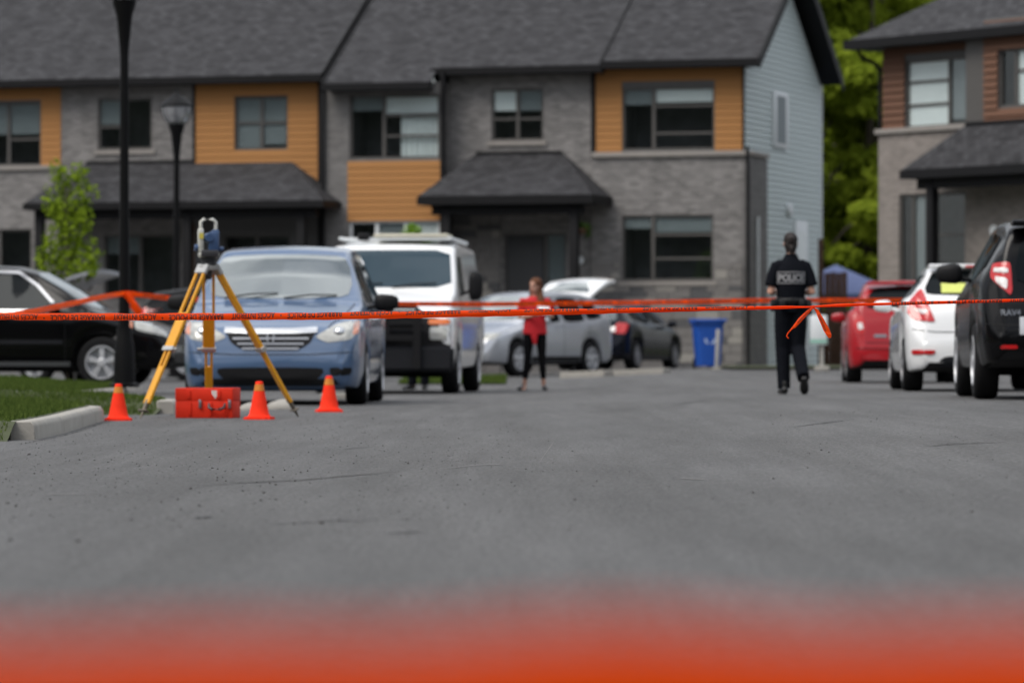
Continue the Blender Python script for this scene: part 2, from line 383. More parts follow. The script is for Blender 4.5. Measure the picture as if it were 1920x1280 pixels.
def lawn_piece(x0, x1, y0, y1, n=1.0):
    return [x0 + (x1 - x0) * i / 12 for i in range(13)], [y0 + (y1 - y0) * i / 24 for i in range(25)]
tag(sheet('lawn', [-1.9 + i * .15 for i in range(13)], [71 + i for i in range(10)], lambda x, y: zg(x, y) + .02, M['soil']), kind='structure')
a, b = lawn_piece(4.4, 9.5, 84, 140)
tag(sheet('lawn', a, b, lambda x, y: zg(x, y) + .05, M['soil']), kind='structure')

def grass(name, x0, x1, y0, y1, n, fz, h=(.03, .075), keep=None):
    x = rng.uniform(x0, x1, n); y = rng.uniform(y0, y1, n)
    if keep is not None:
        k = keep(x, y); x = x[k]; y = y[k]; n = len(x)
    z = np.array([fz(float(p), float(q)) for p, q in zip(x, y)])
    cl = .65 + .5 * np.sin(x * 3.1 + np.sin(y * 2.3) * 2) * np.sin(y * 1.9 + x) 
    hh = rng.uniform(h[0], h[1], n) * np.clip(cl, .4, 1.3); a = rng.uniform(0, 2 * np.pi, n); wd = rng.uniform(.003, .007, n)
    lean = rng.normal(0, .35, (n, 2)) * hh[:, None]
    v = np.empty((n, 3, 3))
    v[:, 0] = np.stack([x - np.cos(a) * wd, y - np.sin(a) * wd, z - .004], 1)
    v[:, 1] = np.stack([x + np.cos(a) * wd, y + np.sin(a) * wd, z - .004], 1)
    v[:, 2] = np.stack([x + lean[:, 0], y + lean[:, 1], z + hh], 1)
    me = bpy.data.meshes.new(name); me.from_pydata(v.reshape(-1, 3).tolist(), [], np.arange(3 * n).reshape(-1, 3).tolist())
    return link(name, me, M['grass'])
kxv = np.vectorize(kx)
tag(grass('grass', -8.4, -3.1, 26.6, 56.4, 260000, zlawn, keep=lambda x, y: (x > -(y * .124) - 1.2) & (x < kxv(y) - .16) & ((y < 36.3) | (y > 38.0))),
    'short green grass on the verge behind the kerb at left', 'grass', kind='stuff')
tag(grass('grass', -1.9, -.1, 71, 80, 14000, lambda x, y: zg(x, y) + .02, (.04, .1)), 'strip of grass behind the white van and the silver car', 'grass', kind='stuff')

def kerb(name, pts, h=.12, wd=.17):
    """kerb of cast lengths along pts (road-side line), with bevelled top edge"""
    bm = bmesh.new()
    sec = [(0, -.05), (0.012, h - .03), (.035, h), (wd, h), (wd, -.05)]
    for (p, q) in zip(pts, pts[1:]):
        p, q = Vector(p), Vector(q); d = (q - p).normalized(); nrm = Vector((-d.y, d.x)); 
        p = p + d * .004; q = q - d * .004
        rings = []
        for e in (p, q):
            rings.append([bm.verts.new((e.x + nrm.x * a, e.y + nrm.y * a, zg(e.x, e.y) + b)) for a, b in sec])
        for k in range(5):
            bm.faces.new((rings[0][k], rings[0][(k + 1) % 5], rings[1][(k + 1) % 5], rings[1][k]))
        bm.faces.new(rings[0][::-1]); bm.faces.new(rings[1])
    bmesh.ops.recalc_face_normals(bm, faces=bm.faces)
    bmesh.ops.bevel(bm, geom=bm.edges[:], offset=.008, segments=1, affect='EDGES')
    return tag(link(name, mesh(name, bm, 40), M['concrete']), kind='structure')
kerb('kerb', [(kx(y), y) for y in (27.1, 29.3, 31.5, 33.5, 34.8, 35.4, 35.9)] + [(-3.95, 36.35), (-6.5, 36.5)])
kerb('kerb', [(kx(y), y) for y in (38.8, 40.0, 41.2, 42.4, 43.6, 44.8, 46.0, 48.4, 50.8, 53.2, 55.6)])
kerb('kerb', [(2.9, 77.6), (2.0, 77.9), (1.2, 78.6)], .09, .5)
# dropped kerb lengths and loose concrete lumps seen under the blue van
for px, py, r, lab in ((468, 769, .10, 'pale rounded concrete lump between the red case and the middle cone'), (527, 767, .13, 'pale rounded concrete lump under the front bumper of the blue minivan')):
    d = F * CH / (py - HY) * 1.0
    p = at(px, py, d); bm = bmesh.new(); bmesh.ops.create_icosphere(bm, subdivisions=3, radius=r)
    for v in bm.verts: v.co = Vector((v.co.x * 1.1, v.co.y, max(-.02, v.co.z * .75))) * (1 + .08 * math.sin(v.co.x * 31 + v.co.y * 23))
    tag(link('concrete_lump', mesh('concrete_lump', bm, 60), M['concrete'], loc=(p.x, p.y, zg(p.x, p.y))), lab, 'stone', 'concrete lumps at the kerb')
tag(box('kerb_slab', -2.3, -1.6, 51.0, 51.5, -.02, .07, M['concrete'], bev=.01), 'low grey kerb slab under the blue minivan', 'kerb slab')

def pebbles():
    bm = bmesh.new(); bmesh.ops.create_icosphere(bm, subdivisions=1, radius=1)
    bv = np.array([v.co[:] for v in bm.verts]); bf = np.array([[v.index for v in f.verts] for f in bm.faces]); bm.free()
    V = []; Fc = []; n0 = 0
    def put(x, y, r):
        nonlocal n0
        s = rng.uniform(.7, 1.3, 3) * r; a = rng.uniform(0, 6.28)
        q = bv * s * rng.uniform(.8, 1.2, (len(bv), 1)); c, sn = math.cos(a), math.sin(a)
        q = np.stack([q[:, 0] * c - q[:, 1] * sn + x, q[:, 0] * sn + q[:, 1] * c + y, q[:, 2] * .8 + zg(x, y) + r * .35], 1)
        V.extend(q.tolist()); Fc.extend((bf + n0).tolist()); n0 += len(bv)
    for i in range(2600):
        y = 13 + 27 * rng.random() ** .9; k = rng.random()
        x = (-.13 + .26 * rng.random()) * y if k < .35 else (-.13 + .13 * rng.random() ** 1.6) * y
        x = max(x, kx(y) + .05) if y > 26 else x
        put(x, y, float(np.clip(rng.lognormal(-6.1, .42), .0015, .0075)))
    for px, py, r in ((603, 981, .0085), (374, 949, .006), (1450, 905, .006), (146, 1015, .008), (20, 1013, .008), (1078, 937, .005), (965, 911, .005), (553, 902, .006), (1540, 862, .006), (1554, 866, .005)):
        d = F * CH / (py - HY); p = at(px, py, d); put(p.x, d, r)
    return link('gravel', pydata('gravel', V, Fc), M['pebble'])
def road_strip(name, pts, wd, material, seed):
    rg = random.Random(seed); V = []; Fc = []
    P = []
    for (a, b) in zip(pts, pts[1:]):
        for i in range(14): P.append(Vector(a).lerp(Vector(b), i / 14))
    P.append(Vector(pts[-1]))
    for i, p in enumerate(P):
        e = min(1, 4 * i / len(P), 4 * (len(P) - 1 - i) / len(P)); w_ = wd * (.15 + e * rg.uniform(.5, 1)); y = p.y + rg.uniform(-.03, .03)
        V += [(p.x, y - w_, zg(p.x, y) + .004), (p.x, y + w_, zg(p.x, y) + .004)]
    for i in range(len(P) - 1): Fc.append((2 * i, 2 * i + 2, 2 * i + 3, 2 * i + 1))
    return link(name, pydata(name, V, Fc), material, road)
def rp(px, py): d = F * CH / (py - HY); return ((px - CX) * d / F, d)
crackm = mat('asphalt_crack', (.035, .034, .033), .95, noise=.3, nscale=30, spec=.1); scr = mat('asphalt_scrape', (.19, .185, .18), .9, noise=.4, nscale=30, spec=.2); sealm = mat('dark_seal', (.055, .055, .056), .8, noise=.3, nscale=20, spec=.2)
for k_, (pts, w_, m_) in enumerate((([(380, 908), (470, 905), (560, 901), (660, 892), (760, 884)], .035, crackm), ([(1725, 866), (1800, 864), (1885, 866)], .03, crackm), ([(372, 910), (410, 908), (446, 908)], .018, scr), ([(60, 929), (130, 927), (190, 925)], .018, scr),
        ([(360, 972), (400, 969)], .05, sealm), ([(490, 984), (600, 978), (720, 974)], .022, sealm), ([(1270, 900), (1330, 904)], .05, scr), ([(1010, 870), (1040, 826)], .06, scr), ([(1260, 768), (1340, 764)], .12, sealm), ([(820, 880), (900, 872), (960, 870)], .03, scr), ([(720, 1000), (800, 998)], .03, sealm), ([(1480, 820), (1600, 812)], .06, sealm), ([(640, 842), (700, 838)], .05, sealm))):
    road_strip('road_scar', [rp(*q) for q in pts], w_, m_, k_)
tag(pebbles(), 'loose grit and pebbles scattered over the asphalt', 'gravel', kind='stuff')

# ------------------------------------------------------------------ houses
class Frame:
    """local axes of a facade: u to the right along it, v away from the street, z up"""
    def __init__(s, ox, oy, th):
        s.o = Vector((ox, oy)); s.th = th; s.c, s.s = math.cos(th), math.sin(th)
    def u(s, px, v=0.0):
        k = (px - CX) / F
        return (k * (s.o.y + v * s.c) - s.o.x - v * s.s) / (s.c + k * s.s)
    def dist(s, u, v): return s.o.y - u * s.s + v * s.c
    def z(s, px, py, v=0.0):
        return CH + (HY - py) * s.dist(s.u(px, v), v) / F
    def rect(s, x0, y0, x1, y1, v=0.0):
        xm = (x0 + x1) / 2
        return s.u(x0, v), s.u(x1, v), s.z(xm, y1, v), s.z(xm, y0, v)
    def shifted(s, px):
        u = s.u(px); return Frame(s.o.x + u * s.c, s.o.y - u * s.s, s.th)
    def root(s, name, label, cat, group=None):
        return empty(name, (s.o.x, s.o.y, 0), -s.th, label, cat, group)

def poly_uv(name, faces, material, parent, thick=0.0):
    V = []; Fc = []; UV = []
    for f in faces:
        P = [Vector(p) for p in f]; n = (P[1] - P[0]).cross(P[2] - P[0]).normalized()
        if n.z < 0: P.reverse(); n = -n
        ux = Vector((0, 0, 1)).cross(n)
        if ux.length < 1e-4: ux = Vector((1, 0, 0))
        ux.normalize(); uy = n.cross(ux)
        b = len(V); V += [p[:] for p in P]; Fc.append(tuple(range(b, b + len(P)))); UV += [(p.dot(ux), p.dot(uy)) for p in P]
        if thick:
            b = len(V); Q = [p - n * thick for p in reversed(P)]
            V += [p[:] for p in Q]; Fc.append(tuple(range(b, b + len(P)))); UV += [(p.dot(ux), p.dot(uy)) for p in Q]
    me = bpy.data.meshes.new(name); me.from_pydata(V, [], Fc); uv = me.uv_layers.new(name='UVMap')
    for l in me.loops: uv.data[l.index].uv = UV[l.vertex_index]
    me.update()
    return link(name, me, material, parent)

def wall(root, u0, u1, z0, z1, v, openings, material, thick=.3, name='wall'):
    us = sorted({u0, u1, *[c for o in openings for c in o[:2] if u0 < c < u1]}); zs = sorted({z0, z1, *[c for o in openings for c in o[2:] if z0 < c < z1]})
    bm = bmesh.new(); vc = {}
    def V(u, vv, z):
        k = (round(u, 4), round(vv, 4), round(z, 4))
        if k not in vc: vc[k] = bm.verts.new(k)
        return vc[k]
    def q(*p):
        try: bm.faces.new([V(*a) for a in p])
        except ValueError: pass
    for a, b in zip(us, us[1:]):
        for c, d in zip(zs, zs[1:]):
            mu, mz = (a + b) / 2, (c + d) / 2
            if any(o[0] < mu < o[1] and o[2] < mz < o[3] for o in openings): continue
            q((a, v, c), (b, v, c), (b, v, d), (a, v, d))
    for o in openings:
        a, b, c, d = o; r = v + .16
        q((a, v, c), (a, v, d), (a, r, d), (a, r, c)); q((b, v, c), (b, r, c), (b, r, d), (b, v, d))
        q((a, v, c), (a, r, c), (b, r, c), (b, v, c)); q((a, v, d), (b, v, d), (b, r, d), (a, r, d))
    t = v + thick
    q((u0, v, z0), (u0, v, z1), (u0, t, z1), (u0, t, z0)); q((u1, v, z0), (u1, t, z0), (u1, t, z1), (u1, v, z1)); q((u0, v, z1), (u1, v, z1), (u1, t, z1), (u0, t, z1))
    bmesh.ops.recalc_face_normals(bm, faces=bm.faces)
    return link(name, mesh(name, bm), material, root)

def window(root, r, v, cols, frame=None, sill=None, fw=.055):
    """r = (u0,u1,z0,z1); cols = list of (f0, f1, [bar fractions], blind fraction from top, blind material)"""
    u0, u1, z0, z1 = r; frame = frame or M['frame']; W_, H_ = u1 - u0, z1 - z0
    bm = bmesh.new(); ya, yb = v + .045, v + .115
    add_box(bm, u0, u0 + fw, ya, yb, z0, z1); add_box(bm, u1 - fw, u1, ya, yb, z0, z1)
    add_box(bm, u0 + fw, u1 - fw, ya, yb, z0, z0 + fw); add_box(bm, u0 + fw, u1 - fw, ya, yb, z1 - fw, z1)
    for c in cols[1:]:
        m = u0 + W_ * c[0]; add_box(bm, m - .04, m + .04, ya - .004, yb - .004, z0 + fw, z1 - fw)
    for c in cols:
        for b in c[2]:
            zz = z0 + H_ * b; a, e = u0 + W_ * c[0] + .045, u0 + W_ * c[1] - .045
            add_box(bm, a, e, ya + .008, yb - .008, zz - .028, zz + .028)
    bmesh.ops.recalc_face_normals(bm, faces=bm.faces)
    wo = link('window', mesh('window', bm), frame, root)
    for c in cols:
        a, e = u0 + W_ * c[0] + .03, u0 + W_ * c[1] - .03
        lv = [0] + list(c[2]) + [1]
        for p, q in zip(lv, lv[1:]):
            box('pane', a, e, v + .082, v + .088, z0 + H_ * p + .02, z0 + H_ * q - .02, M['pane'], wo)
        if c[3]:
            box('blind', a, e, v + .094, v + .099, z1 - H_ * c[3], z1 - .03, c[4], wo)
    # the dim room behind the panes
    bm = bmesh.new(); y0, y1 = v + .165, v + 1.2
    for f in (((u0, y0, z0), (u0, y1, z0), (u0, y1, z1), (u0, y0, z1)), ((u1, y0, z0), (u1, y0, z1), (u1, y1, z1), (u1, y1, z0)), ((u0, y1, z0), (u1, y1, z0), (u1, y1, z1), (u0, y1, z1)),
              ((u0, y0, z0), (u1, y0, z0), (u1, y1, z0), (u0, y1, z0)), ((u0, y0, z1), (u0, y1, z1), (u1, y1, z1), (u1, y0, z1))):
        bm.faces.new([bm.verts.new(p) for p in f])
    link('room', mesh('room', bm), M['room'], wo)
    if sill: box('sill', u0 - .08, u1 + .08, v - .05, v + .04, z0 - .11, z0 - .004, sill, wo)
    return wo

_pl = bmesh.new()
_v = [_pl.verts.new(p) for p in ((0, 0, 0), (1, 0, 0), (0, -.045, 0), (1, -.045, 0), (0, 0, 1), (1, 0, 1), (0, -.006, 1), (1, -.006, 1))]
for _f in ((0, 2, 3, 1), (2, 6, 7, 3), (4, 5, 7, 6), (0, 4, 6, 2), (1, 3, 7, 5), (0, 1, 5, 4)): _pl.faces.new([_v[i] for i in _f])
bmesh.ops.recalc_face_normals(_pl, faces=_pl.faces)
PLANK = {}
for k in ('orange', 'rust', 'bluegrey'):
    b2 = _pl.copy()
    if k == 'orange':
        for v in b2.verts: v.co.y *= .4
    PLANK[k] = mesh('plank', b2); PLANK[k].materials.append(M[k])
def siding(root, u0, u1, z0, z1, v, openings, key, h=.155):
    n = max(1, round((z1 - z0) / h)); h = (z1 - z0) / n
    for i in range(n):
        a, b = z0 + i * h, z0 + (i + 1) * h; cuts = [(u0, u1)]
        for o in openings:
            if o[2] < b - .01 and o[3] > a + .01:
                nw = []
                for p, q in cuts:
                    if o[0] > p: nw.append((p, min(q, o[0])))
                    if o[1] < q: nw.append((max(p, o[1]), q))
                cuts = [c for c in nw if c[1] - c[0] > .02]
        for p, q in cuts:
            link('plank', PLANK[key], None, root, (p, v, a), None, (q - p, 1, h * .985))
_sb = bmesh.new(); add_box(_sb, 0, 1, -.03, .02, 0, 1); bmesh.ops.recalc_face_normals(_sb, faces=_sb.faces)
STONE = {}
for k in ('stone', 'stone_dark', 'stone_pale'):
    STONE[k] = mesh('stone_block', _sb.copy()); STONE[k].materials.append(M[k])
def stones(root, u0, u1, z0, z1, v, openings=()):
    z = z0
    while z < z1 - .05:
        h = min(random.choice((.13, .17, .21)), z1 - z); u = u0
        while u < u1 - .02:
            wd = min(random.uniform(.22, .55), u1 - u)
            if u1 - u - wd < .12: wd = u1 - u
            if not any(o[0] < u + wd - .02 and o[1] > u + .02 and o[2] < z + h - .02 and o[3] > z + .02 for o in openings):
                k = random.choices(('stone', 'stone_dark', 'stone_pale'), (6, 3, 2))[0]
                link('stone_block', STONE[k], None, root, (u + .006, v - random.uniform(0, .012), z + .006), None, (wd - .012, 1, h - .012))
            u += wd
        z += h

def gable_roof(root, u0, u1, ve, ze, vr, pitch, back, gutter=True, fas=.17, rake=(True, True)):
    """front eave at v=ve, z=ze (top of the slab edge), ridge at v=vr, rear eave at v=back"""
    zr = ze + (vr - ve) * math.tan(pitch)
    zb = zr - (back - vr) * math.tan(pitch)
    ro = poly_uv('roof', [[(u0, ve, ze), (u1, ve, ze), (u1, vr, zr), (u0, vr, zr)], [(u1, back, zb), (u0, back, zb), (u0, vr, zr), (u1, vr, zr)]], M['roof'], root, .05)
    box('gutter', u0 - .03, u1 + .03, ve - .10, ve + .03, ze - fas, ze - .015, M['black_trim'], ro)
    box('soffit', u0 + .06, u1 - .06, ve + .035, ve + .50, ze - fas - .005, ze - fas + .02, M['black_trim'], ro)
    t = math.tan(pitch); dz = .075
    for e, on in ((u0, rake[0]), (u1, rake[1])):
        if on:
            a, b = (e, e + .65) if e == u0 else (e - .65, e)
            poly_uv('soffit', [[(a, ve + .05, ze - dz + .05 * t), (b, ve + .05, ze - dz + .05 * t), (b, vr, zr - dz), (a, vr, zr - dz)], [(b, back, zb - dz), (a, back, zb - dz), (a, vr, zr - dz), (b, vr, zr - dz)]], M['black_trim'], ro, .02)
    for e, on in ((u0, rake[0]), (u1, rake[1])):
        if not on: continue
        bm = bmesh.new()
        sgn = -1 if e == u0 else 1
        a, b = (e, e + sgn * .04)
        pr = [(ve - .02, ze + .035), (vr, zr + .035), (back, zb + .035), (back, zb - .26), (vr, zr - .26), (ve - .02, ze - .24)]
        A = [bm.verts.new((a, p, q)) for p, q in pr]; B = [bm.verts.new((b, p, q)) for p, q in pr]
        for S_ in (A, B):
            bm.faces.new((S_[0], S_[1], S_[4], S_[5])); bm.faces.new((S_[1], S_[2], S_[3], S_[4]))
        for i in range(6): bm.faces.new((A[i], A[(i + 1) % 6], B[(i + 1) % 6], B[i]))
        bmesh.ops.recalc_face_normals(bm, faces=bm.faces)
        link('rake_board', mesh('rake_board', bm), M['black_trim'], ro)
    return ro, zr

def porch(root, fr, ex0, ex1, ey, tx0, tx1, ty, ve, posts, vw=0.0, fas=.20):
    """hipped porch roof from pixel marks: eave ends/row at depth ve, top ends/row on the wall at vw"""
    u0, u1 = fr.u(ex0, ve), fr.u(ex1, ve); t0, t1 = fr.u(tx0, vw), fr.u(tx1, vw)
    z0 = fr.z((ex0 + ex1) / 2, ey, ve); z1 = fr.z((tx0 + tx1) / 2, ty, vw)
    fs = [[(u0, ve, z0), (u1, ve, z0), (t1, vw - .01, z1), (t0, vw - .01, z1)], [(u1, ve, z0), (u1, vw - .01, z0), (t1, vw - .01, z1)], [(u0, vw - .01, z0), (u0, ve, z0), (t0, vw - .01, z1)]]
    pr = poly_uv('porch_roof', fs, M['roof'], root, .03)
    bm = bmesh.new()
    add_box(bm, u0 - .02, u1 + .02, ve - .04, ve + .06, z0 - fas, z0 - .01)
    add_box(bm, u0 - .02, u0 + .06, ve + .06, vw - .02, z0 - fas, z0 - .012); add_box(bm, u1 - .06, u1 + .02, ve + .06, vw - .02, z0 - fas, z0 - .012)
    bmesh.ops.recalc_face_normals(bm, faces=bm.faces); link('fascia', mesh('fascia', bm), M['black_trim'], pr)
    box('porch_ceiling', u0 + .07, u1 - .07, ve + .07, vw - .02, z0 - fas + .02, z0 - fas + .05, M['black_trim'], pr)
    box('flashing', t0 + .02, t1 - .02, vw - .06, vw - .012, z1 - .03, z1 + .05, M['black_trim'], pr)
    for px in posts:
        u = fr.u(px, ve + .3); box('porch_post', u - .10, u + .10, ve + .20, ve + .40, 0, z0 - fas + .01, M['black_trim'], root, .01)
    # inner beam a little behind the fascia
    box('beam', u0 + .25, u1 - .25, ve + .22, ve + .38, z0 - fas - .22, z0 - fas + .005, M['black_trim'], root)
    return pr

FC = Frame((1395 - CX) * 96.4 / F, 96.4, R(17))      # right front corner of the end townhouse
PITCH = R(32)
# --- right townhouse (orange upper wall, pale gable side)
HC = FC.root('townhouse', 'end townhouse with orange upper wall and pale blue grey gable side', 'house', 'row of townhouses')
f = FC; DEP = 7.8
uL = f.u(1112)
wC2 = f.rect(1166, 163, 1340, 282); wC1 = f.rect(1168, 403, 1340, 527)
zc = f.z(1250, 293); zE = f.z(1250, 128)
wall(HC, uL, 0, zc, zE + .1, .02, [wC2], M['wallback'], .3, 'upper_wall')
siding(HC, uL + .01, -.0, zc + .0, zE + .02, .016, [wC2], 'orange')
wall(HC, uL, 0, 0, zc, -.10, [wC1], M['brick'], .4, 'lower_wall')
box('cornice', uL + .01, .16, -.17, .0, zc - .02, zc + .10, M['sill'], HC, .01)
for x0 in (uL + .005, -.035): box('corner_trim', x0, x0 + .05, -.03, .012, zc + .1, zE + .02, M['black_trim'], HC)
window(HC, wC2, .0, [(0, .34, [], .27, M['blind_grey']), (.34, 1, [.27, .70], .24, M['blind'])], M['frame'])
window(HC, wC1, -.12, [(0, .34, [], .2, M['blind_grey']), (.34, 1, [.34, .70], .26, M['blind_grey'])], M['frame'], M['sill'])
zs1 = f.z(1250, 545)
stones(HC, uL + .01, 0.0, zg(4, 96) - .05, wC1[2] - .12, -.11)
for a_, b_ in ((uL + .01, wC1[0] - .05), (wC1[1] + .05, 0.0)): stones(HC, a_, b_, wC1[2] - .12, f.z(1380, 492), -.11)
# gable side: planks run back along v
wallg = bmesh.new()
zap = zE + .1 + (DEP / 2) * math.tan(PITCH)
pg = [(0, 0), (DEP, 0), (DEP, zE + .12), (DEP / 2, zap - .03), (0, zE + .12)]
A_ = [wallg.verts.new((-.02, p, q)) for p, q in pg]; wallg.faces.new(A_)
link('gable_wall', mesh('gable_wall', wallg), M['wallback'], HC)
hp = .135; k = 0; zz = .25
while zz < zap - .25:
    inset = max(0, (zz + hp - zE - .05) / math.tan(PITCH)); v0, v1 = .03 + inset, DEP - .02 - inset
    if v1 - v0 > .2: link('plank', PLANK['bluegrey'], None, HC, (-.016, v0, zz), (0, 0, R(90)), (v1 - v0, 1, hp * .985))
    zz += hp
box('corner_trim', -.012, .03, DEP - .06, DEP + .03, .2, zE + .05, M['white_trim'], HC)
box('corner_trim', .0, .03, .0, .07, zc + .12, zE + .0, M['bluegrey'], HC)
# brick return, downpipes and conduit at the corner
wall_r = bmesh.new(); add_box(wall_r, -.01, .17, -.10, 1.55, 0, zc - .03); bmesh.ops.recalc_face_normals(wall_r, faces=wall_r.faces)
link('brick_return', mesh('brick_return', wall_r), M['brick_dark'], HC)
box('cornice', .02, .21, .02, 1.60, zc - .018, zc + .098, M['sill'], HC, .01)
def side_px(px, py, u=.0):      # point on the gable plane u
    k = (px - CX) / F; v = (k * (FC.o.y - u * FC.s) - FC.o.x - u * FC.c) / (FC.s - k * FC.c)
    return v, CH + (HY - py) * FC.dist(u, v) / F
bm = bmesh.new(); add_tube(bm, [(Vector((.12, -.16, .1)), .04, .04), (Vector((.12, -.16, zc + .2)), .04, .04)], 8)
link('downpipe', mesh('downpipe', bm, 50), M['black_trim'], HC)
bm = bmesh.new(); add_tube(bm, [(Vector((.22, .45, f.z(1413, 580))), .035, .035), (Vector((.22, .45, f.z(1413, 405))), .035, .035)], 8)
link('conduit', mesh('conduit', bm, 50), M['white_trim'], HC)
v0, za = side_px(1447, 275); v1, zb_ = side_px(1473, 176)
gw = box('gable_window', .0, .07, v0, v1, za, zb_, M['white_trim'], HC, .01)
box('pane', .066, .074, v0 + .25, v1 - .25, za + .1, zb_ - .1, M['blind_grey'], gw)
v0, za = side_px(1488, 560); v1, zb_ = side_px(1510, 415)
sd_ = box('side_door', .0, .06, v0, v1, .3, zb_, M['white_trim'], HC, .01)
box('door_panel', .055, .068, v0 + .25, v1 - .25, 1.5, zb_ - .25, M['blind'], sd_)
v0, za = side_px(1470, 402); v1, zb_ = side_px(1482, 385)
lathe('wall_vent', [(.0, 0), (.16, 0), (.16, .09), (.1, .12), (0, .12)], M['white_trim'], HC, 14, loc=(.0, (v0 + v1) / 2, (za + zb_) / 2)).rotation_euler = (0, R(90), 0)
gable_roof(HC, f.u(1130, -.4), .44, -.42, zE + .16, DEP / 2, PITCH, DEP + .42)

# --- middle townhouse
FB = FC.shifted(1112); HB = FB.root('townhouse', 'middle townhouse with grey brick front and hipped entrance porch', 'house', 'row of townhouses')
f = FB
vb1 = -.55
u2, u1_, u0_ = 0.0, f.u(842), f.u(603, vb1)
zEb = f.z(960, 140)
wB2 = f.rect(921, 166, 1019, 264)
dB = f.rect(945, 437, 1062, 640); dB = (dB[0], dB[1], .3, dB[3])
wall(HB, u1_, u2, 0, zEb + .1, 0, [wB2, dB], M['brick'])
window(HB, wB2, 0, [(0, .5, [.42], .42, M['blind']), (.5, 1, [.42], .42, M['blind_grey'])], M['frame'], M['sill'])
wd = window(HB, dB, .02, [(0, .66, [], None, None), (.66, 1, [], .95, M['blind_grey'])], M['frame'])
box('door', dB[0] + .06, dB[0] + (dB[1] - dB[0]) * .62, .06, .10, .32, dB[3] - .07, M['door'], HB, .01)
stones(HB, u1_ + .12, dB[0] - .08, .1, f.z(900, 395), -.01)
stones(HB, dB[1] + .1, -.05, .1, f.z(1090, 520), -.01)
# forward bay with orange panel
uB = f.u(826, vb1); uA = f.u(652, vb1)
wB1 = f.rect(655, 178, 824, 298, vb1); wB0 = f.rect(655, 414, 824, 520, vb1)
zEb1 = f.z(700, 165, vb1)
wall(HB, u0_, u1_ + .02, 0, zEb1 + .1, vb1, [wB1, wB0], M['brick_dark'], .75, 'bay_wall')
window(HB, wB1, vb1, [(0, .38, [], .24, M['blind_grey']), (.38, 1, [.36, .68], .29, M['blind'])], M['frame'])
cu = wB1[0] + (wB1[1] - wB1[0]) * .55                # gathered curtain behind the right hand light
bm = bmesh.new(); n = 40; pv = None
for i in range(n + 1):
    uu = cu + (wB1[1] - .06 - cu) * i / n; yy = vb1 + .17 + .03 * math.sin(i * 1.1) + .012 * math.sin(i * 2.7)
    a_ = bm.verts.new((uu, yy, wB1[2] + .03)); b_ = bm.verts.new((uu, yy, wB1[3] - .4))
    if pv: bm.faces.new((pv[0], a_, b_, pv[1]))
    pv = (a_, b_)
link('curtain', mesh('curtain', bm, 60), M['blind'], HB)
window(HB, wB0, vb1, [(0, .30, [], None, None), (.30, .62, [], .8, M['blind_grey']), (.62, 1, [], .7, M['blind'])], M['white_trim'])
pz1, pz0 = f.z(740, 300, vb1), f.z(740, 414, vb1)
siding(HB, uA, uB, pz0, pz1 - .02, vb1 - .005, [], 'orange')
box('corner_trim', u1_ - .02, u1_ + .08, vb1 - .06, vb1 + .06, .1, zEb + .05, M['black_trim'], HB)
box('corner_trim', -.04, .015, -.035, .0, f.z(1110, 300), zEb + .05, M['black_trim'], HB)
box('downpipe', u0_ + .02, u0_ + .10, vb1 - .10, vb1 - .02, .2, zEb1, M['black_trim'], HB, .01)
ro, _ = gable_roof(HB, f.u(812, -.42), f.u(1128, -.42), -.42, zEb + .16, DEP / 2, PITCH, DEP + .42, rake=(False, True))
veb = vb1 - .42; zeb = zEb + .155 - (veb * -1 - .42) * math.tan(PITCH)
gable_roof(HB, f.u(606, veb), f.u(820, -.42), veb, zeb, DEP / 2, PITCH, DEP + .42, rake=(True, False))
porch(HB, f, 784, 1110, 366, 892, 1056, 288, -1.75, (838, 1077))
# wall lantern disc / house number and hanging basket by the porch
pN = (f.u(1087, -.02), -.03, f.z(1087, 488)); 
lathe('house_number', [(.0, 0), (.10, 0), (.10, .03), (0, .03)], M['white_trim'], HB, 20, loc=pN).rotation_euler = (R(90), 0, 0)

# --- left townhouse
FA = FC.shifted(603); HA = FA.root('townhouse', 'left townhouse with two orange panels and a wide porch roof', 'house', 'row of townhouses')
f = FA
zEa = f.z(300, 160)
uE = f.u(-90); ua = f.u(115); ub = f.u(366)
wA1 = f.rect(-70, 192, 77, 312); wA2 = f.rect(183, 184, 285, 281); wA3 = f.rect(441, 180, 541, 281)
wA0 = f.rect(-60, 430, 62, 560)
dA = f.rect(345, 420, 376, 640); dA = (dA[0], dA[1], .25, dA[3])
wAd = f.rect(195, 440, 330, 560); wAe = f.rect(420, 440, 545, 560)
zpA = f.z(50, 312)
wall(HA, uE, ua, zpA, zEa + .1, 0, [wA1], M['wallback'], name='upper_wall'); siding(HA, uE, ua - .01, zpA, zEa + .02, -.004, [wA1], 'orange')
wall(HA, uE, ua, 0, zpA, -.08, [wA0], M['brick'], .38, 'lower_wall')
box('cornice', uE, ua, -.13, .0, zpA - .1, zpA + .01, M['sill'], HA, .01)
wall(HA, ua, ub, 0, zEa + .1, .0, [wA2, wAd, dA], M['brick'])
wall(HA, ub, 0, 0, zEa + .1, -.05, [wA3, wAe], M['wallback'], .35, 'upper_wall')
siding(HA, ub + .01, -.02, f.z(480, 345), zEa + .02, -.055, [wA3], 'orange')
window(HA, wA1, 0, [(0, .58, [], .5, M['blind_grey']), (.58, 1, [.42], .5, M['blind_grey'])])
window(HA, wA0, -.08, [(0, .5, [], .3, M['blind_grey']), (.5, 1, [], None, None)])
window(HA, wA2, 0, [(0, .48, [.45], .5, M['blind_grey']), (.48, 1, [], None, None)], M['frame'], M['sill'])
window(HA, wA3, -.05, [(0, .5, [.5], .95, M['blind_grey']), (.5, 1, [.5], .9, M['blind_grey'])], M['frame'])
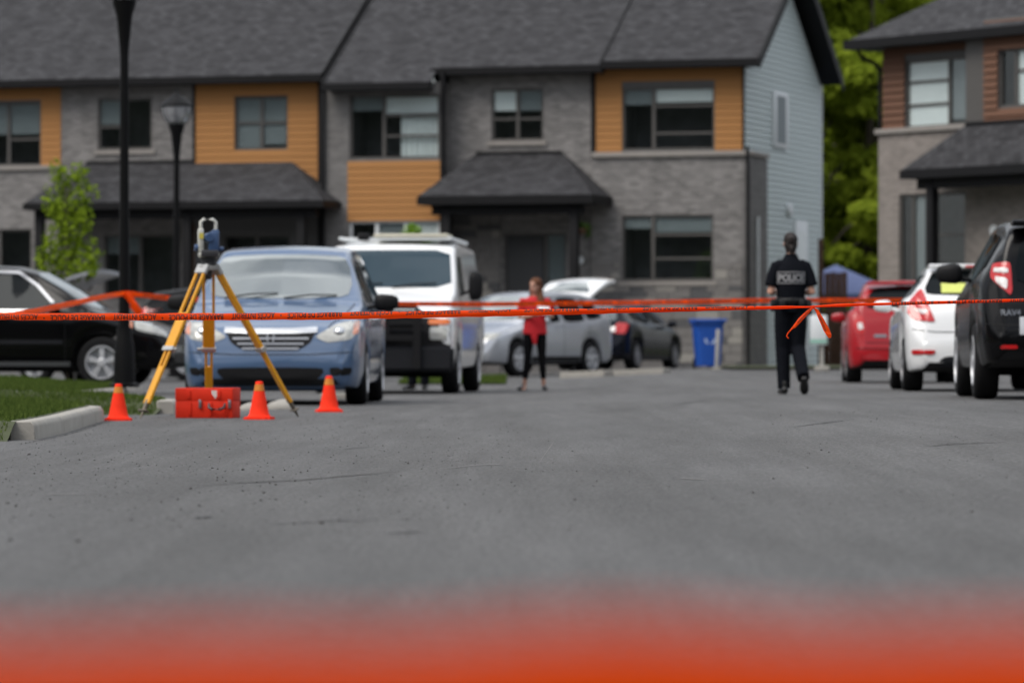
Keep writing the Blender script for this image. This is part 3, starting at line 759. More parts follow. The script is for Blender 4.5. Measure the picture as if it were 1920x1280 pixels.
window(HA, wAd, 0, [(0, .5, [], .3, M['blind_grey']), (.5, 1, [], None, None)])
window(HA, wAe, -.05, [(0, .5, [], None, None), (.5, 1, [], None, None)])
box('door', dA[0], dA[1], .05, .10, .26, dA[3], M['door_wood'], HA, .01)
box('corner_trim', -.06, .02, -.10, -.04, .2, zEa + .05, M['black_trim'], HA)
box('corner_trim', ub - .03, ub + .03, -.09, -.052, f.z(366, 305), zEa + .02, M['black_trim'], HA)
gable_roof(HA, f.u(-130, -.42), f.u(603, -.42), -.42, zEa + .16, DEP / 2, PITCH, DEP + .42)
porch(HA, f, 45, 606, 378, 162, 546, 304, -1.75, (75, 352, 566), fas=.16)

# --- house on the right, turned away from the row
FD = Frame((1657 - CX) * 93.5 / F, 93.5, R(55)); HD = FD.root('townhouse', 'right hand house with brown siding above taupe brick and hipped roof', 'house')
f = FD
zE_ = f.z(1655, 84); zcD = f.z(1740, 243)
uR = 6.4; um = f.u(1832); um2 = f.u(1846, -.35)
wD2 = f.rect(1697, 110, 1816, 238); wD3 = f.rect(1872, 90, 1945, 200, -.35); wD1 = f.rect(1692, 362, 1816, 560)
wall(HD, 0, um, zcD, zE_ + .1, 0, [wD2], M['wallback'], name='upper_wall'); siding(HD, 0, um, zcD + .06, zE_ + .05, -.004, [wD2], 'rust')
wall(HD, -.06, uR, 0, zcD, -.10, [wD1], M['brick_d'], .4, 'lower_wall')
box('cornice', -.12, um, -.17, 0, zcD - .05, zcD + .06, M['sill'], HD, .01)
window(HD, wD2, 0, [(0, .68, [.34, .68], .97, M['blind']), (.68, 1, [], .9, M['blind_grey'])], M['frame'])
window(HD, wD1, -.10, [(0, .20, [], None, None), (.20, .40, [], .95, M['blind_grey']), (.40, 1, [.3, .6], None, None)], M['frame'])
wall(HD, um2, uR, zcD - .2, zE_ + .3, -.35, [wD3], M['wallback'], .4, 'upper_wall'); siding(HD, um2, uR, zcD + .0, zE_ + .25, -.354, [wD3], 'rust')
box('corner_trim', um - .02, um2 + .02, -.30, .0, zcD, zE_, M['frame'], HD)
window(HD, wD3, -.35, [(0, .42, [], None, None), (.42, 1, [.62], .97, M['blind'])], M['frame'])
box('door', f.u(1838, -.1), f.u(1900, -.1), -.14, -.06, .3, 2.6, M['door'], HD, .01)
lathe('house_number', [(.0, 0), (.115, 0), (.115, .03), (0, .03)], M['white_trim'], HD, 20, loc=(f.u(1842, -.5), -.17, f.z(1842, 433, -.15))).rotation_euler = (R(90), 0, 0)
gx = [(0, 0), (0, 7), (uR, 7), (uR, 0)]
sidew = bmesh.new(); q_ = [sidew.verts.new(p) for p in ((0.01, .1, 0), (0.01, 7, 0), (0.01, 7, zE_ + .1), (0.01, .1, zE_ + .1))]; sidew.faces.new(q_); link('side_wall', mesh('side_wall', sidew), M['brick_d'], HD)
for nm, q in (('side_wall', ((uR - .01, .1, 0), (uR - .01, 7, 0), (uR - .01, 7, zE_ + .1), (uR - .01, .1, zE_ + .1))), ('rear_wall', ((0, 7, 0), (uR, 7, 0), (uR, 7, zE_ + .1), (0, 7, zE_ + .1)))):
    link(nm, pydata(nm, q, [(0, 1, 2, 3)]), M['brick_d'], HD)
o_ = .55; zrD = zE_ + 2.6
uQ = uR + .5; e = [(-o_, -o_, zE_ + .1), (uQ, -o_, zE_ + .1), (uQ, 7.5, zE_ + .1), (-o_, 7.5, zE_ + .1)]; r0, r1 = (3.2, 3.5, zrD), (3.9, 3.5, zrD)
rD = poly_uv('roof', [[e[0], e[1], r1, r0], [e[3], e[0], r0], [e[2], e[3], r0, r1], [e[1], e[2], r1]], M['roof'], HD, .05)
bm = bmesh.new(); zt = zE_ + .09
add_box(bm, -o_ - .08, uQ, -o_ - .08, -o_ + .04, zt - .2, zt); add_box(bm, -o_ - .08, -o_ + .04, -o_ + .04, 7.5, zt - .2, zt - .002)
add_box(bm, -o_ + .05, uQ, -o_ + .05, .0, zt - .20, zt - .17); add_box(bm, -o_ + .05, .0, .0, 7.4, zt - .20, zt - .17)
bmesh.ops.recalc_face_normals(bm, faces=bm.faces); link('gutter', mesh('gutter', bm), M['black_trim'], rD)
tube('downpipe', [((-.50, -.30, zt - .2), .045), ((-.48, -.26, zt - .32), .045), ((-.18, -.06, zt - .52), .045), ((-.10, -.02, zt - .62), .045), ((-.10, -.02, zcD + .1), .045)], M['black_trim'], HD)
porch(HD, f, 1690, 2080, 308, 1812, 2060, 226, -1.2, (1748,), vw=-.36)

for rt, a_, b_, z_ in ((HA, uE, 0, zEa), (HB, FB.u(603), 0, zEb), (HC, uL, 0, zE)):
    link('rear_wall', pydata('rear_wall', ((a_, DEP, 0), (b_, DEP, 0), (b_, DEP, z_ + .1), (a_, DEP, z_ + .1)), [(0, 1, 2, 3)]), M['brick'], rt)
link('side_wall', pydata('side_wall', ((uE, 0.02, 0), (uE, DEP, 0), (uE, DEP, zEa + .1), (uE, DEP / 2, zEa + DEP / 2 * math.tan(PITCH)), (uE, .02, zEa + .1)), [(0, 1, 2, 3, 4)]), M['brick'], HA)
# fence, gazebo, bins and small street furniture
fr_ = empty('wooden_fence', at(1552, 690, 101) * Vector((1, 1, 0)) if False else (7.35, 101.0, .2), 0, 'brown wooden board fence beside the pale gable wall', 'fence')
for i in range(4): box('board', .05 + i * .135, .05 + i * .135 + .128, -.012, .012, 0, 2.25 + .02 * (i % 2), M['wood'], fr_, .003)
box('post', -.10, .02, -.05, .06, 0, 3.05, M['wood'], fr_, .006); box('rail', .0, .6, .014, .05, 1.6, 1.7, M['wood'], fr_); box('rail', .0, .6, .014, .05, .4, .5, M['wood'], fr_)

gz = empty('garden_gazebo', (8.12, 107, .22), R(8), 'slate blue pyramid gazebo canopy behind the red car', 'gazebo')
bm = bmesh.new(); n = 8; ap = bm.verts.new((0, 0, 2.55)); cs = []
for i in range(4 * n):
    s_, t_ = divmod(i, n); a_ = -1.55 + 3.1 * t_ / n
    p = [(a_, -1.55), (1.55, a_), (-a_, 1.55), (-1.55, -a_)][s_]; cs.append(bm.verts.new((p[0], p[1], 1.83 - .03 * math.sin(math.pi * t_ / n))))
m_ = [bm.verts.new((v.co.x * .5, v.co.y * .5, 2.13)) for v in cs]
vl = [bm.verts.new((v.co.x, v.co.y, v.co.z - .22)) for v in cs]
for i in range(4 * n):
    j = (i + 1) % (4 * n); bm.faces.new((cs[i], cs[j], m_[j], m_[i])); bm.faces.new((m_[i], m_[j], ap)); bm.faces.new((vl[i], vl[j], cs[j], cs[i]))
link('canopy', mesh('canopy', bm, 30), M['canopy'], gz)
for x in (-1.48, 1.48):
    for y in (-1.48, 1.48): box('leg', x - .03, x + .03, y - .03, y + .03, 0, 1.8, M['black'], gz)

def wheelie_bin(loc, rz, label):
    r = empty('recycling_bin', loc, rz, label, 'bin'); bm = bmesh.new()
    lv = [(.0, .24, .26), (.06, .25, .27), (.86, .31, .34), (.88, .34, .37), (.93, .34, .37)]; rings = []
    for z, a, b in lv:
        ring = []
        for i in range(24):
            t = 2 * math.pi * i / 24; c, s = math.cos(t), math.sin(t)
            ring.append(bm.verts.new((a * math.copysign(abs(c) ** .35, c), b * math.copysign(abs(s) ** .35, s), z + .06)))
        rings.append(ring)
    for p, q in zip(rings, rings[1:]):
        for i in range(24): bm.faces.new((p[i], p[(i + 1) % 24], q[(i + 1) % 24], q[i]))
    bm.faces.new(rings[0][::-1]); bm.faces.new(rings[-1]); bmesh.ops.recalc_face_normals(bm, faces=bm.faces)
    bd = link('body', mesh('body', bm, 35), M['bin'], r)
    li = box('lid', -.355, .355, -.40, .40, .992, 1.05, M['bin'], r, .02); tube('handle', [((-.3, .43, .98), .016), ((.3, .43, .98), .016)], M['bin'], r)
    for x in (-.24, .24):
        wl = lathe('wheel', [(.0, -.03), (.1, -.03), (.12, -.02), (.12, .02), (.1, .03), (0, .03)], M['tyre'], r, 16, loc=(x, .27, .12)); wl.rotation_euler = (0, R(90), 0)
    # pale recycling arrows on the front: a ring of three bent bars
    for k in range(3):
        a = R(90 + 120 * k); bm = bmesh.new()
        for s0, s1 in ((-.7, .55),):
            P = []
            for i in range(6):
                t = a + (s0 + (s1 - s0) * i / 5); P.append((math.cos(t), math.sin(t)))
            for p, q in zip(P, P[1:]):
                vs = [bm.verts.new((c[0] * rr, -.318, .62 + c[1] * rr)) for c, rr in ((p, .07), (q, .07), (q, .115), (p, .115))]; bm.faces.new(vs)
        link('recycling_mark', mesh('recycling_mark', bm), M['bin_mark'], bd)
    return r
wheelie_bin((( 1327 - CX) / 89, F / 89, zg(4.1, 90)), R(6), 'blue wheeled recycling bin beside the grey brick house')

p = at(1343, 700, 84); ps = empty('marker_post', (p.x, p.y, zg(p.x, p.y)), 0, 'short weathered post in front of the blue recycling bin', 'post')
box('shaft', -.035, .035, -.035, .035, 0, .80, M['post'], ps, .008).rotation_euler = (0, R(2.5), 0)
box('footing', -.10, .10, -.10, .10, 0, .05, M['concrete'], ps, .01)
p = at(1535, 700, 80); ps = empty('utility_sign', (p.x, p.y, zg(p.x, p.y)), R(-6), 'white rounded utility panel on a grey post beside the officer', 'sign')
tube('post', [((.06, .03, 0), .035), ((.06, .03, .7), .035)], M['post'], ps)
pl_ = box('panel', -.16, .16, -.05, .0, .50, 1.05, M['white_trim'], ps, .024); box('stripe', -.155, .155, -.053, -.0505, .53, .60, mat('pale_green_print', (.25, .5, .4), .6), ps)
box('footing', -.08, .20, -.1, .16, 0, .1, M['concrete'], ps, .02)

def lamp_post(d, px, H, label, sc=1.0):
    x = (px - CX) * d / F; g = zlawn(x, d) if d < 57 else zg(x, d)
    r = empty('street_lamp', (x, d, g), 0, label, 'street lamp', 'black lantern street lamps')
    k = sc
    lathe('base', [(0, 0), (.19 * k, 0), (.19 * k, .04), (.14 * k, .06), (.125 * k, .5), (.10 * k, .62), (.09 * k, .75), (0, .75)], M['black'], r, 20)
    lathe('pole', [(0, .7), (.072 * k, .7), (.060 * k, 2.2), (.053 * k, H - .75), (.06 * k, H - .6), (.10 * k, H - .2), (.15 * k, H - .04), (.15 * k, H), (0, H)], M['black'], r, 20)
    g_ = lathe('lantern_globe', [(.12, H), (.19, H + .04), (.27, H + .20), (.285, H + .32), (.27, H + .335), (.1, H + .33)], M['lantern'], r, 16, sm=20)
    bm = bmesh.new()
    for i in range(8):
        a = 2 * math.pi * i / 8; c, s = math.cos(a), math.sin(a)
        add_tube(bm, [(Vector((c * rr, s * rr, H + z)), .008, .008) for rr, z in ((.165, .0), (.20, .05), (.275, .20), (.29, .33))], 5)
    link('cage', mesh('cage', bm, 50), M['black'], g_)
    lathe('lamp_bulb', [(0, H), (.03, H), (.045, H + .1), (.035, H + .2), (0, H + .22)], M['white_trim'], g_, 12)
    lathe('cap', [(0, H + .335), (.31, H + .335), (.31, H + .36), (.25, H + .42), (.20, H + .46), (.12, H + .52), (.07, H + .56), (.05, H + .60), (.025, H + .62), (.03, H + .66), (.0, H + .70)], M['black'], r, 20)
    return r
lampA = lamp_post(53.3, 233, 4.83, 'tall black street lamp wrapped with orange tape on the grass verge')
lampB = lamp_post(81, 331, 4.80, 'farther black street lamp with clear lantern in front of left porch', 1.05)

# ------------------------------------------------------------------ trees
def leaf_mesh(name, clumps, per, size, material, flat=.0):
    """clumps: list of (centre, (rx,ry,rz)); quads scattered in each clump's shell and volume"""
    V = []; n = 0
    for c, r in clumps:
        d = rng.normal(size=(per, 3)); d /= np.linalg.norm(d, axis=1)[:, None]
        rad = rng.random(per) ** .45
        p = np.array(c) + d * rad[:, None] * np.array(r)
        nr = rng.normal(size=(per, 3)) * .7 + d * 1.0 + np.array((0, -.5, .5)); nr /= np.linalg.norm(nr, axis=1)[:, None]
        a = np.cross(nr, rng.normal(size=(per, 3))); a /= np.linalg.norm(a, axis=1)[:, None]; b = np.cross(nr, a)
        s = size * rng.uniform(.6, 1.3, per)[:, None]
        V.append(np.stack([p - a * s, p - b * s * .55, p + a * s, p + b * s * .55], 1))
    V = np.concatenate(V).reshape(-1, 3); k = len(V) // 4
    me = bpy.data.meshes.new(name); me.from_pydata(V.tolist(), [], np.arange(4 * k).reshape(-1, 4).tolist())
    me.materials.append(material); return me
def big_tree(x, y, h, wd, label, seed, material='leaf_far'):
    rg = random.Random(seed); r = empty('leafy_tree', (x, y, zg(x, y)), 0, label, 'tree', 'trees behind the houses')
    bm = bmesh.new(); top = Vector((rg.uniform(-.5, .5), rg.uniform(-.5, .5), h * .9))
    add_tube(bm, [(Vector((0, 0, -.2)), .2, .2), (Vector((.05, 0, h * .3)), .14, .14), (top * .65, .09, .09), (top, .03, .03)], 8)
    cl = []
    for i in range(90):
        z = h * (.10 + .90 * rg.random() ** .9); k = math.sin(math.pi * min(1, max(.12, (z / h) * .92 + .06))) ** .7
        a = rg.uniform(0, 6.28); q = rg.random() ** .5 * wd * k
        c = (math.cos(a) * q, math.sin(a) * q, z); s = rg.uniform(.55, 1.15) * wd / 3
        cl.append((c, (s, s, s * .62)))
        if i % 3 == 0:
            p0 = Vector((0, 0, max(.5, z - q * .7))); add_tube(bm, [(p0, .07, .07), (p0.lerp(Vector(c), .6) + Vector((0, 0, .2)), .04, .04), (Vector(c), .015, .015)], 5)
    link('trunk', mesh('trunk', bm, 50), M['trunk'], r)
    link('crown', leaf_mesh('crown', cl, 260, .17, M[material]), None, r)
lb = 'tall spring green tree in the leafy mass between the two houses'
for i, (px, d, h, wd) in enumerate(((1520, 116, 13, 2.6), (1570, 121, 14, 2.8), (1625, 117, 13.5, 2.6), (1680, 124, 14, 3.0), (1595, 131, 16, 3.2), (1545, 138, 17, 3.2), (1655, 139, 17, 3.2), (1470, 130, 16, 3.0), (1730, 133, 16, 3.2), (1600, 146, 18, 3.4), (1500, 148, 18, 3.4), (1700, 150, 18, 3.4))):
    big_tree((px - CX) * d / F, d, h, wd, lb, 40 + i)
def small_tree(px, d, clumps, label, material, per, size, stake=False, cat='tree', name='young_tree'):
    x = (px - CX) * d / F; g = zg(x, d); r = empty(name, (x, d, g), 0, label, cat)
    bm = bmesh.new(); top = max(c[0][2] for c in clumps)
    add_tube(bm, [(Vector((0, 0, -.1)), .035, .035), (Vector((.02, .0, top * .5)), .028, .028), (Vector((-.02, 0, top * .95)), .008, .008)], 7)
    for c, rr in clumps:
        p0 = Vector((0, 0, max(.3, c[2] - .35))); add_tube(bm, [(p0, .012, .012), (Vector(c), .004, .004)], 5)
    link('trunk', mesh('trunk', bm, 50), M['trunk'], r); link('crown', leaf_mesh('crown', clumps, per, size, M[material]), None, r)
    if stake:
        tube('stake', [((-.32, .1, 0), .022), ((-.30, .1, 2.6), .022)], M['post'], r); tube('stake', [((.12, .1, 0), .022), ((.11, .1, 2.3), .022)], M['post'], r)
    return r
d = 72; s_ = d / F
def tp(px, py): q = at(px, py, d); return (q.x - (125 - CX) * s_, rng.uniform(-.15, .15), q.z - zg(q.x, d))
cl = [(tp(px + random.uniform(-5, 5), py), (rx * s_ * 1.3, .32, rz * s_ * 1.25)) for px, py, rx, rz in ((108, 325, 18, 26), (150, 330, 18, 22), (118, 355, 26, 24), (150, 365, 26, 24), (100, 385, 24, 18), (135, 395, 34, 24), (155, 405, 20, 20), (115, 420, 26, 22), (140, 435, 28, 20), (150, 455, 34, 18), (95, 455, 18, 22), (165, 480, 24, 20), (85, 485, 22, 22), (120, 490, 26, 18), (150, 505, 30, 18), (100, 510, 24, 14), (130, 470, 26, 20), (175, 505, 14, 16))]
small_tree(125, d, cl, 'staked young tree with bright green leaves at far left', 'leaf_young', 85, .055, True)
small_tree(772, 86, [((0, 0, 2.85), (.22, .2, .22)), ((-.12, 0, 2.65), (.22, .2, .2)), ((.15, 0, 2.62), (.26, .2, .18)), ((.0, 0, 2.4), (.42, .3, .25)), ((.30, 0, 2.5), (.2, .2, .14)), ((0, 0, 2.0), (.5, .4, .4))], 'small bright green tree top showing above the white van', 'leaf_shrub', 300, .05)
hb = empty('hanging_basket', (HB.location.x, HB.location.y, 0), 0, 'small hanging plant basket under the middle porch', 'plant')
u_ = FB.u(1092, -1.3); vv = -1.3; X_ = FB.o.x + u_ * FB.c + vv * FB.s; Y_ = FB.o.y - u_ * FB.s + vv * FB.c
zb0 = FB.z(1092, 430, vv); hb.location = (X_, Y_, zb0)
lathe('basket', [(0, -.12), (.08, -.11), (.15, 0), (.15, .02), (0, .02)], M['wood'], hb, 14)
link('foliage', leaf_mesh('foliage', [((0, 0, .06), (.2, .2, .13)), ((.1, 0, -.05), (.12, .1, .16)), ((-.12, 0, .1), (.1, .1, .1))], 90, .04, M['plant']), None, hb)
for a in (0, 2.1, 4.2): tube('chain', [((.14 * math.cos(a), .14 * math.sin(a), .02), .004), ((0, 0, .45), .004)], M['black'], hb, 5)

# ------------------------------------------------------------------ cars
TYRE = mesh('wheel', lathe_bm([(.62, -.5), (.90, -.5), (.97, -.42), (1.0, -.25), (1.0, .25), (.97, .42), (.90, .5), (.64, .5), (.64, -.5)], 36, axis='Y', cap=False), 40); TYRE.materials.append(M['tyre'])
def rim_mesh(style, material):
    bm = bmesh.new(); lathe_bm([(.0, .0), (.56, .0), (.60, .30), (.655, .47), (.655, .52), (.62, .53), (.60, .40), (.57, .08), (.0, .08)], 32, bm, 'Y')
    n = {0: 5, 1: 7}[style]
    for k in range(n):
        a = 2 * math.pi * k / n + .3
        for off in ((-.11, .11) if style == 0 else (0,)):
            c, s = math.cos(a + off), math.sin(a + off); wdt = .055 if style == 0 else .08
            d = Vector((c, 0, s)); t = Vector((-s, 0, c))
            P = []
            for rr, yy, ww in ((.06, .50, wdt), (.62, .44, wdt * .9)):
                for sg in (-1, 1):
                    for dy in (0, -.16): P.append(bm.verts.new(d * rr + t * sg * ww + Vector((0, yy + dy, 0))))
            for f in ((0, 2, 6, 4), (1, 5, 7, 3), (0, 4, 5, 1), (2, 3, 7, 6), (0, 1, 3, 2), (4, 6, 7, 5)): bm.faces.new([P[i] for i in f])
    lathe_bm([(.0, .40), (.17, .40), (.17, .50), (.12, .54), (0, .54)], 20, bm, 'Y')
    bmesh.ops.recalc_face_normals(bm, faces=bm.faces)
    me = mesh('rim', bm, 35); me.materials.append(material); return me
RIMS = {'alloy': rim_mesh(0, M['rim']), 'dull': rim_mesh(1, M['steelwheel'])}

class Car:
    """s runs from the front bumper (0) to the tail (L); local x points forward, y to the car's left"""
    def __init__(c, name, label, cat, loc, heading, L, W, top, belt, low, plan, roofw, wheels, body, rim='alloy', arch=.055, group=None, trim=None, ends=()):
        c.L, c.W = L, W; c.root = empty(name, loc, heading, label, cat, group)
        ds = .01; g = np.arange(0, L + ds / 2, ds)
        def tb(t, k):
            a = np.interp(g, [p[0] for p in t], [p[1] for p in t])
            if k:
                ker = np.hanning(2 * k + 3)[1:-1]; ker /= ker.sum(); a = np.convolve(np.pad(a, k, 'edge'), ker, 'valid')
            return a
        T, B, Lo, Pl, Rw = tb(top, 7), tb(belt, 10), tb(low, 4), tb(plan, 5), tb(roofw, 12)
        st = np.concatenate([np.linspace(0, .08, 9), np.arange(.1, L - .09, .03), np.linspace(L - .08, L, 9)])
        for wx, wr in wheels: st = np.concatenate([st, np.linspace(wx - wr - arch, wx + wr + arch, 34)])
        st = np.unique(np.round(st, 4)); Hm = float((T - B).max())
        V = []; nsec = 0
        for s in st:
            f = lambda a: float(np.interp(s, g, a))
            zt, zl, wm = f(T), f(Lo), f(Pl); zb = min(f(B), zt - .012)
            for wx, wr in wheels:
                ar = wr + arch; q = ar * ar - (s - wx) ** 2
                if q > 0: zl = max(zl, wr + math.sqrt(q))
            zl = min(zl, zb - .03); hs = zb - zl
            sec = [(0, zl), (wm * .55, zl), (wm * .90, zl), (wm * .945, zl + min(.012, .2 * hs)), (wm * .965, zl + min(.04, .3 * hs))]
            z1 = zl + min(.04, .3 * hs)
            for t in (.2, .4, .6, .78, .9): sec.append((wm * (.965 + .035 * math.sin(math.pi * min(1, .1 + .72 * t))), z1 + (zb - z1) * t))
            wb = wm * .972; sec.append((wb, zb))
            H = zt - zb; k = min(1, H / Hm); k = k * k * (3 - 2 * k) if H > .12 else 0
            wt = (wb - min(.03, H * .6)) * (1 - k) + min(f(Rw), wb) * k
            r = min(.09, .45 * H); cw = .028 * min(1, wm / .8); zc_ = zt - min(cw, .3 * H)
            for t in (.3, .65): sec.append((wb + (wt - wb) * t, zb + (zc_ - r - zb) * t))
            sec += [(wt, zc_ - r), (wt - .08 * r, zc_ - .62 * r), (wt - .3 * r, zc_ - .28 * r), (wt - .65 * r, zc_ - .07 * r), (wt - r, zc_)]
            for t in (.7, .35): sec.append(((wt - r) * t, zt - (zt - zc_) * t * t))
            sec.append((0, zt)); nsec = len(sec)
            x = L / 2 - s
            V += [(x, y, z) for y, z in sec] + [(x, -y, z) for y, z in sec[-2:0:-1]]
        nr = 2 * nsec - 2; Fc = []; mi = []
        for i in range(len(st) - 1):
            for j in range(nr):
                Fc.append((i * nr + j, i * nr + (j + 1) % nr, (i + 1) * nr + (j + 1) % nr, (i + 1) * nr + j)); mi.append(1 if (j < 2 or j >= nr - 2) else 0)
        Fc.append(tuple(range(nr - 1, -1, -1))); mi.append(0); Fc.append(tuple(range((len(st) - 1) * nr, len(st) * nr))); mi.append(0)
        me = bpy.data.meshes.new('body'); me.from_pydata(V, [], Fc); me.materials.append(body); me.materials.append(M['under'])
        me.polygons.foreach_set('material_index', mi); me.update()
        bm = bmesh.new(); bm.from_mesh(me); bmesh.ops.recalc_face_normals(bm, faces=bm.faces); bm.to_mesh(me)
        c.bvh = BVHTree.FromBMesh(bm); bm.free()
        me.shade_smooth(); me.set_sharp_from_angle(angle=R(38))
        c.body = link('body', me, None, c.root)
        for wx, wr in wheels:
            for sg in (1, -1):
                t = link('wheel', TYRE, None, c.root, (L / 2 - wx, sg * (W / 2 - .125), wr), (0, 0, 0 if sg > 0 else math.pi), (wr, .225, wr))
                link('rim', RIMS[rim], None, t)
        x0, x1 = L / 2 - wheels[0][0], L / 2 - wheels[1][0]
        box('underbody', x1 + wheels[1][1] + .1, x0 - wheels[0][1] - .1, -W * .38, W * .38, .22, .34, M['under'], c.root)
    def hit(c, view, a, b):
        if view in 'FR':
            sg = 1 if view == 'F' else -1; o = Vector((sg * (c.L / 2 + 1), a, b)); d = Vector((-sg, 0, 0))
        elif view == 'T': o = Vector((c.L / 2 - a, b, 4)); d = Vector((0, 0, -1))
        else:
            sg = 1 if view == 'L' else -1; o = Vector((c.L / 2 - a, sg * 3, b)); d = Vector((0, -sg, 0))
        h = c.bvh.ray_cast(o, d)
        if h[0] is None:
            q = c.bvh.find_nearest(o + d * (1.0 if view in 'FR' else 2.2)); return q[0], q[1]
        n = h[1] if h[1].dot(d) < 0 else -h[1]
        return h[0], n
    def patch(c, name, poly, view, material, off=.006, parent=None, round_=2, rings=5, res=.05):
        """a piece lying on the body: outline in (y,z) for F/R, (s,z) for L/S, (s,y) for T"""
        P = [Vector(p) for p in poly]
        for _ in range(round_):
            Q = []
            for p, q in zip(P, P[1:] + P[:1]): Q += [p.lerp(q, .12 if _ == 0 else .25), p.lerp(q, .88 if _ == 0 else .75)]
            P = Q
        D = []
        for p, q in zip(P, P[1:] + P[:1]):
            n = max(1, int((q - p).length / res)); D += [p.lerp(q, i / n) for i in range(n)]
        ctr = sum(P, Vector((0, 0))) / len(P); V = []; m = len(D)
        for k in range(rings + 1):
            t = 1 - k / (rings + .6)
            for p in D:
                q = ctr + (p - ctr) * t; h, n = c.hit(view, q.x, q.y); V.append(h + n * off)
        h, n = c.hit(view, ctr.x, ctr.y); V.append(h + n * off)
        for p in D:
            h, n = c.hit(view, p.x, p.y); V.append(h - n * .012)
        Fc = []
        for k in range(rings):
            for i in range(m): Fc.append((k * m + i, k * m + (i + 1) % m, (k + 1) * m + (i + 1) % m, (k + 1) * m + i))
        for i in range(m): Fc.append((rings * m + i, rings * m + (i + 1) % m, (rings + 1) * m))
        e = (rings + 1) * m + 1
        for i in range(m): Fc.append((e + i, e + (i + 1) % m, (i + 1) % m, i))
        me = bpy.data.meshes.new(name); me.from_pydata([v[:] for v in V], [], Fc)
        bm = bmesh.new(); bm.from_mesh(me); bmesh.ops.recalc_face_normals(bm, faces=bm.faces)
        # point outwards
        fc = bm.faces[0] if len(bm.faces) else None; bm.faces.ensure_lookup_table()
        p0 = bm.faces[0].calc_center_median(); hn = c.bvh.find_nearest(p0)[1]
        if hn and bm.faces[0].normal.dot(hn) < 0: bmesh.ops.reverse_faces(bm, faces=bm.faces)
        bm.to_mesh(me); bm.free(); me.shade_smooth(); me.set_sharp_from_angle(angle=R(50))
        return link(name, me, material, parent or c.root)
    def pair(c, name, poly, view, material, **k):
        """both sides: mirrored in y for F/R/T, or L and S views"""
        if view in 'LS': return [c.patch(name, poly, v, material, **k) for v in 'LS']
        mir = [(-p[0], p[1]) for p in poly] if view in 'FR' else [(p[0], -p[1]) for p in poly]
        return [c.patch(name, poly, view, material, **k), c.patch(name, mir, view, material, **k)]
    def strip(c, name, pts, view, wd, material, off=.003, parent=None, step=.04, closed=False):
        P = [Vector(p) for p in pts]; D = []
        for p, q in zip(P, P[1:]):
            n = max(1, int((q - p).length / step)); D += [p.lerp(q, i / n) for i in range(n)]
        D.append(P[-1]); V = []; Fc = []
        for i, p in enumerate(D):
            d = (D[min(i + 1, len(D) - 1)] - D[max(i - 1, 0)]).normalized(); nn = Vector((-d.y, d.x)) * wd / 2
            for q in (p + nn, p, p - nn):
                h, n = c.hit(view, q.x, q.y); V.append((h + n * off)[:])
        for i in range(len(D) - 1):
            for k in (0, 1): Fc.append((3 * i + k, 3 * i + k + 1, 3 * i + k + 4, 3 * i + k + 3))
        return link(name, pydata(name, V, Fc, 60), material, parent or c.root)
    def mirrors(c, s, z, size=(.10, .13, .085), material=None, out=.10, sides=(1, -1)):
        for sg in sides:
            h, n = c.hit('L' if sg > 0 else 'S', s, z); bm = bmesh.new(); bmesh.ops.create_cube(bm, size=2)
            bmesh.ops.subdivide_edges(bm, edges=bm.edges[:], cuts=3, use_grid_fill=True)
            for v in bm.verts:
                q = v.co.copy(); l = (abs(q.x) ** 3.5 + abs(q.y) ** 3.5 + abs(q.z) ** 3.5) ** (1 / 3.5); v.co = q / l
                v.co = Vector((v.co.x * size[0] * (.75 + .25 * (v.co.y * sg < .3)), v.co.y * size[1], v.co.z * size[2] * (1 - .12 * v.co.y * sg)))
            o = link('mirror', mesh('mirror', bm, 60), material or M['plastic'], c.root, (h.x, h.y + sg * (out + size[1] * .7), h.z + size[2] * .6))
            tube('mirror_stalk', [((0, -sg * (out + size[1] * .7), -size[2] * .6), .025), ((0, -sg * size[1] * .5, -size[2] * .3), .022)], material or M['plastic'], o, 6)
    def wiper(c, a, b, view='F'):
        pa, na = c.hit(view, *a); pb, nb = c.hit(view, *b)
        tube('wiper', [((pa + na * .02)[:], .011), ((pa.lerp(pb, .5) + na * .035)[:], .010), ((pb + nb * .015)[:], .007)], M['plastic'], c.root, 6)

SEAM = M['plastic']
def sedan_seams(c, doors, z0, z1):
    for s in doors:
        for v in 'LS': c.strip('door_seam', [(s, z0), (s, z1)], v, .010, SEAM)

# ---- blue minivan facing the camera
gx_ = (507 - CX) / 178
mv = Car('minivan', 'blue minivan parked facing the camera behind the yellow tripod', 'minivan', (gx_ + .06, F / 178 + 2.55, 0), R(-91.4), 5.1, 1.96,
    [(0, .42), (.02, .60), (.05, .72), (.12, .82), (.3, .90), (.7, 1.0), (1.1, 1.09), (1.22, 1.13), (1.6, 1.40), (1.95, 1.62), (2.2, 1.70), (2.8, 1.75), (3.8, 1.74), (4.6, 1.66), (4.8, 1.55), (4.95, 1.2), (5.05, .95), (5.1, .6)],
    [(0, .40), (.1, .70), (.3, .82), (1.2, 1.0), (2, 1.03), (4.8, 1.1), (5.1, .6)], [(0, .30), (.04, .20), (.4, .17), (.6, .2), (4.7, .22), (5.05, .28), (5.1, .4)],
    [(0, .74), (.03, .81), (.1, .875), (.25, .93), (.6, .965), (1.2, .98), (4.3, .98), (4.8, .93), (5.0, .85), (5.1, .7)], [(1.1, .84), (2, .735), (4.5, .72), (5.1, .66)],
    [(.98, .335), (3.98, .335)], M['p_blue'])
mv.patch('windscreen', [(-.80, 1.14), (.80, 1.14), (.705, 1.63), (-.705, 1.63)], 'F', M['screen'], res=.04, rings=8)
for h in mv.pair('headlight', [(.46, .72), (.60, .66), (.84, .69), (.91, .78), (.90, .90), (.70, .865)], 'F', M['lampglass']): pass
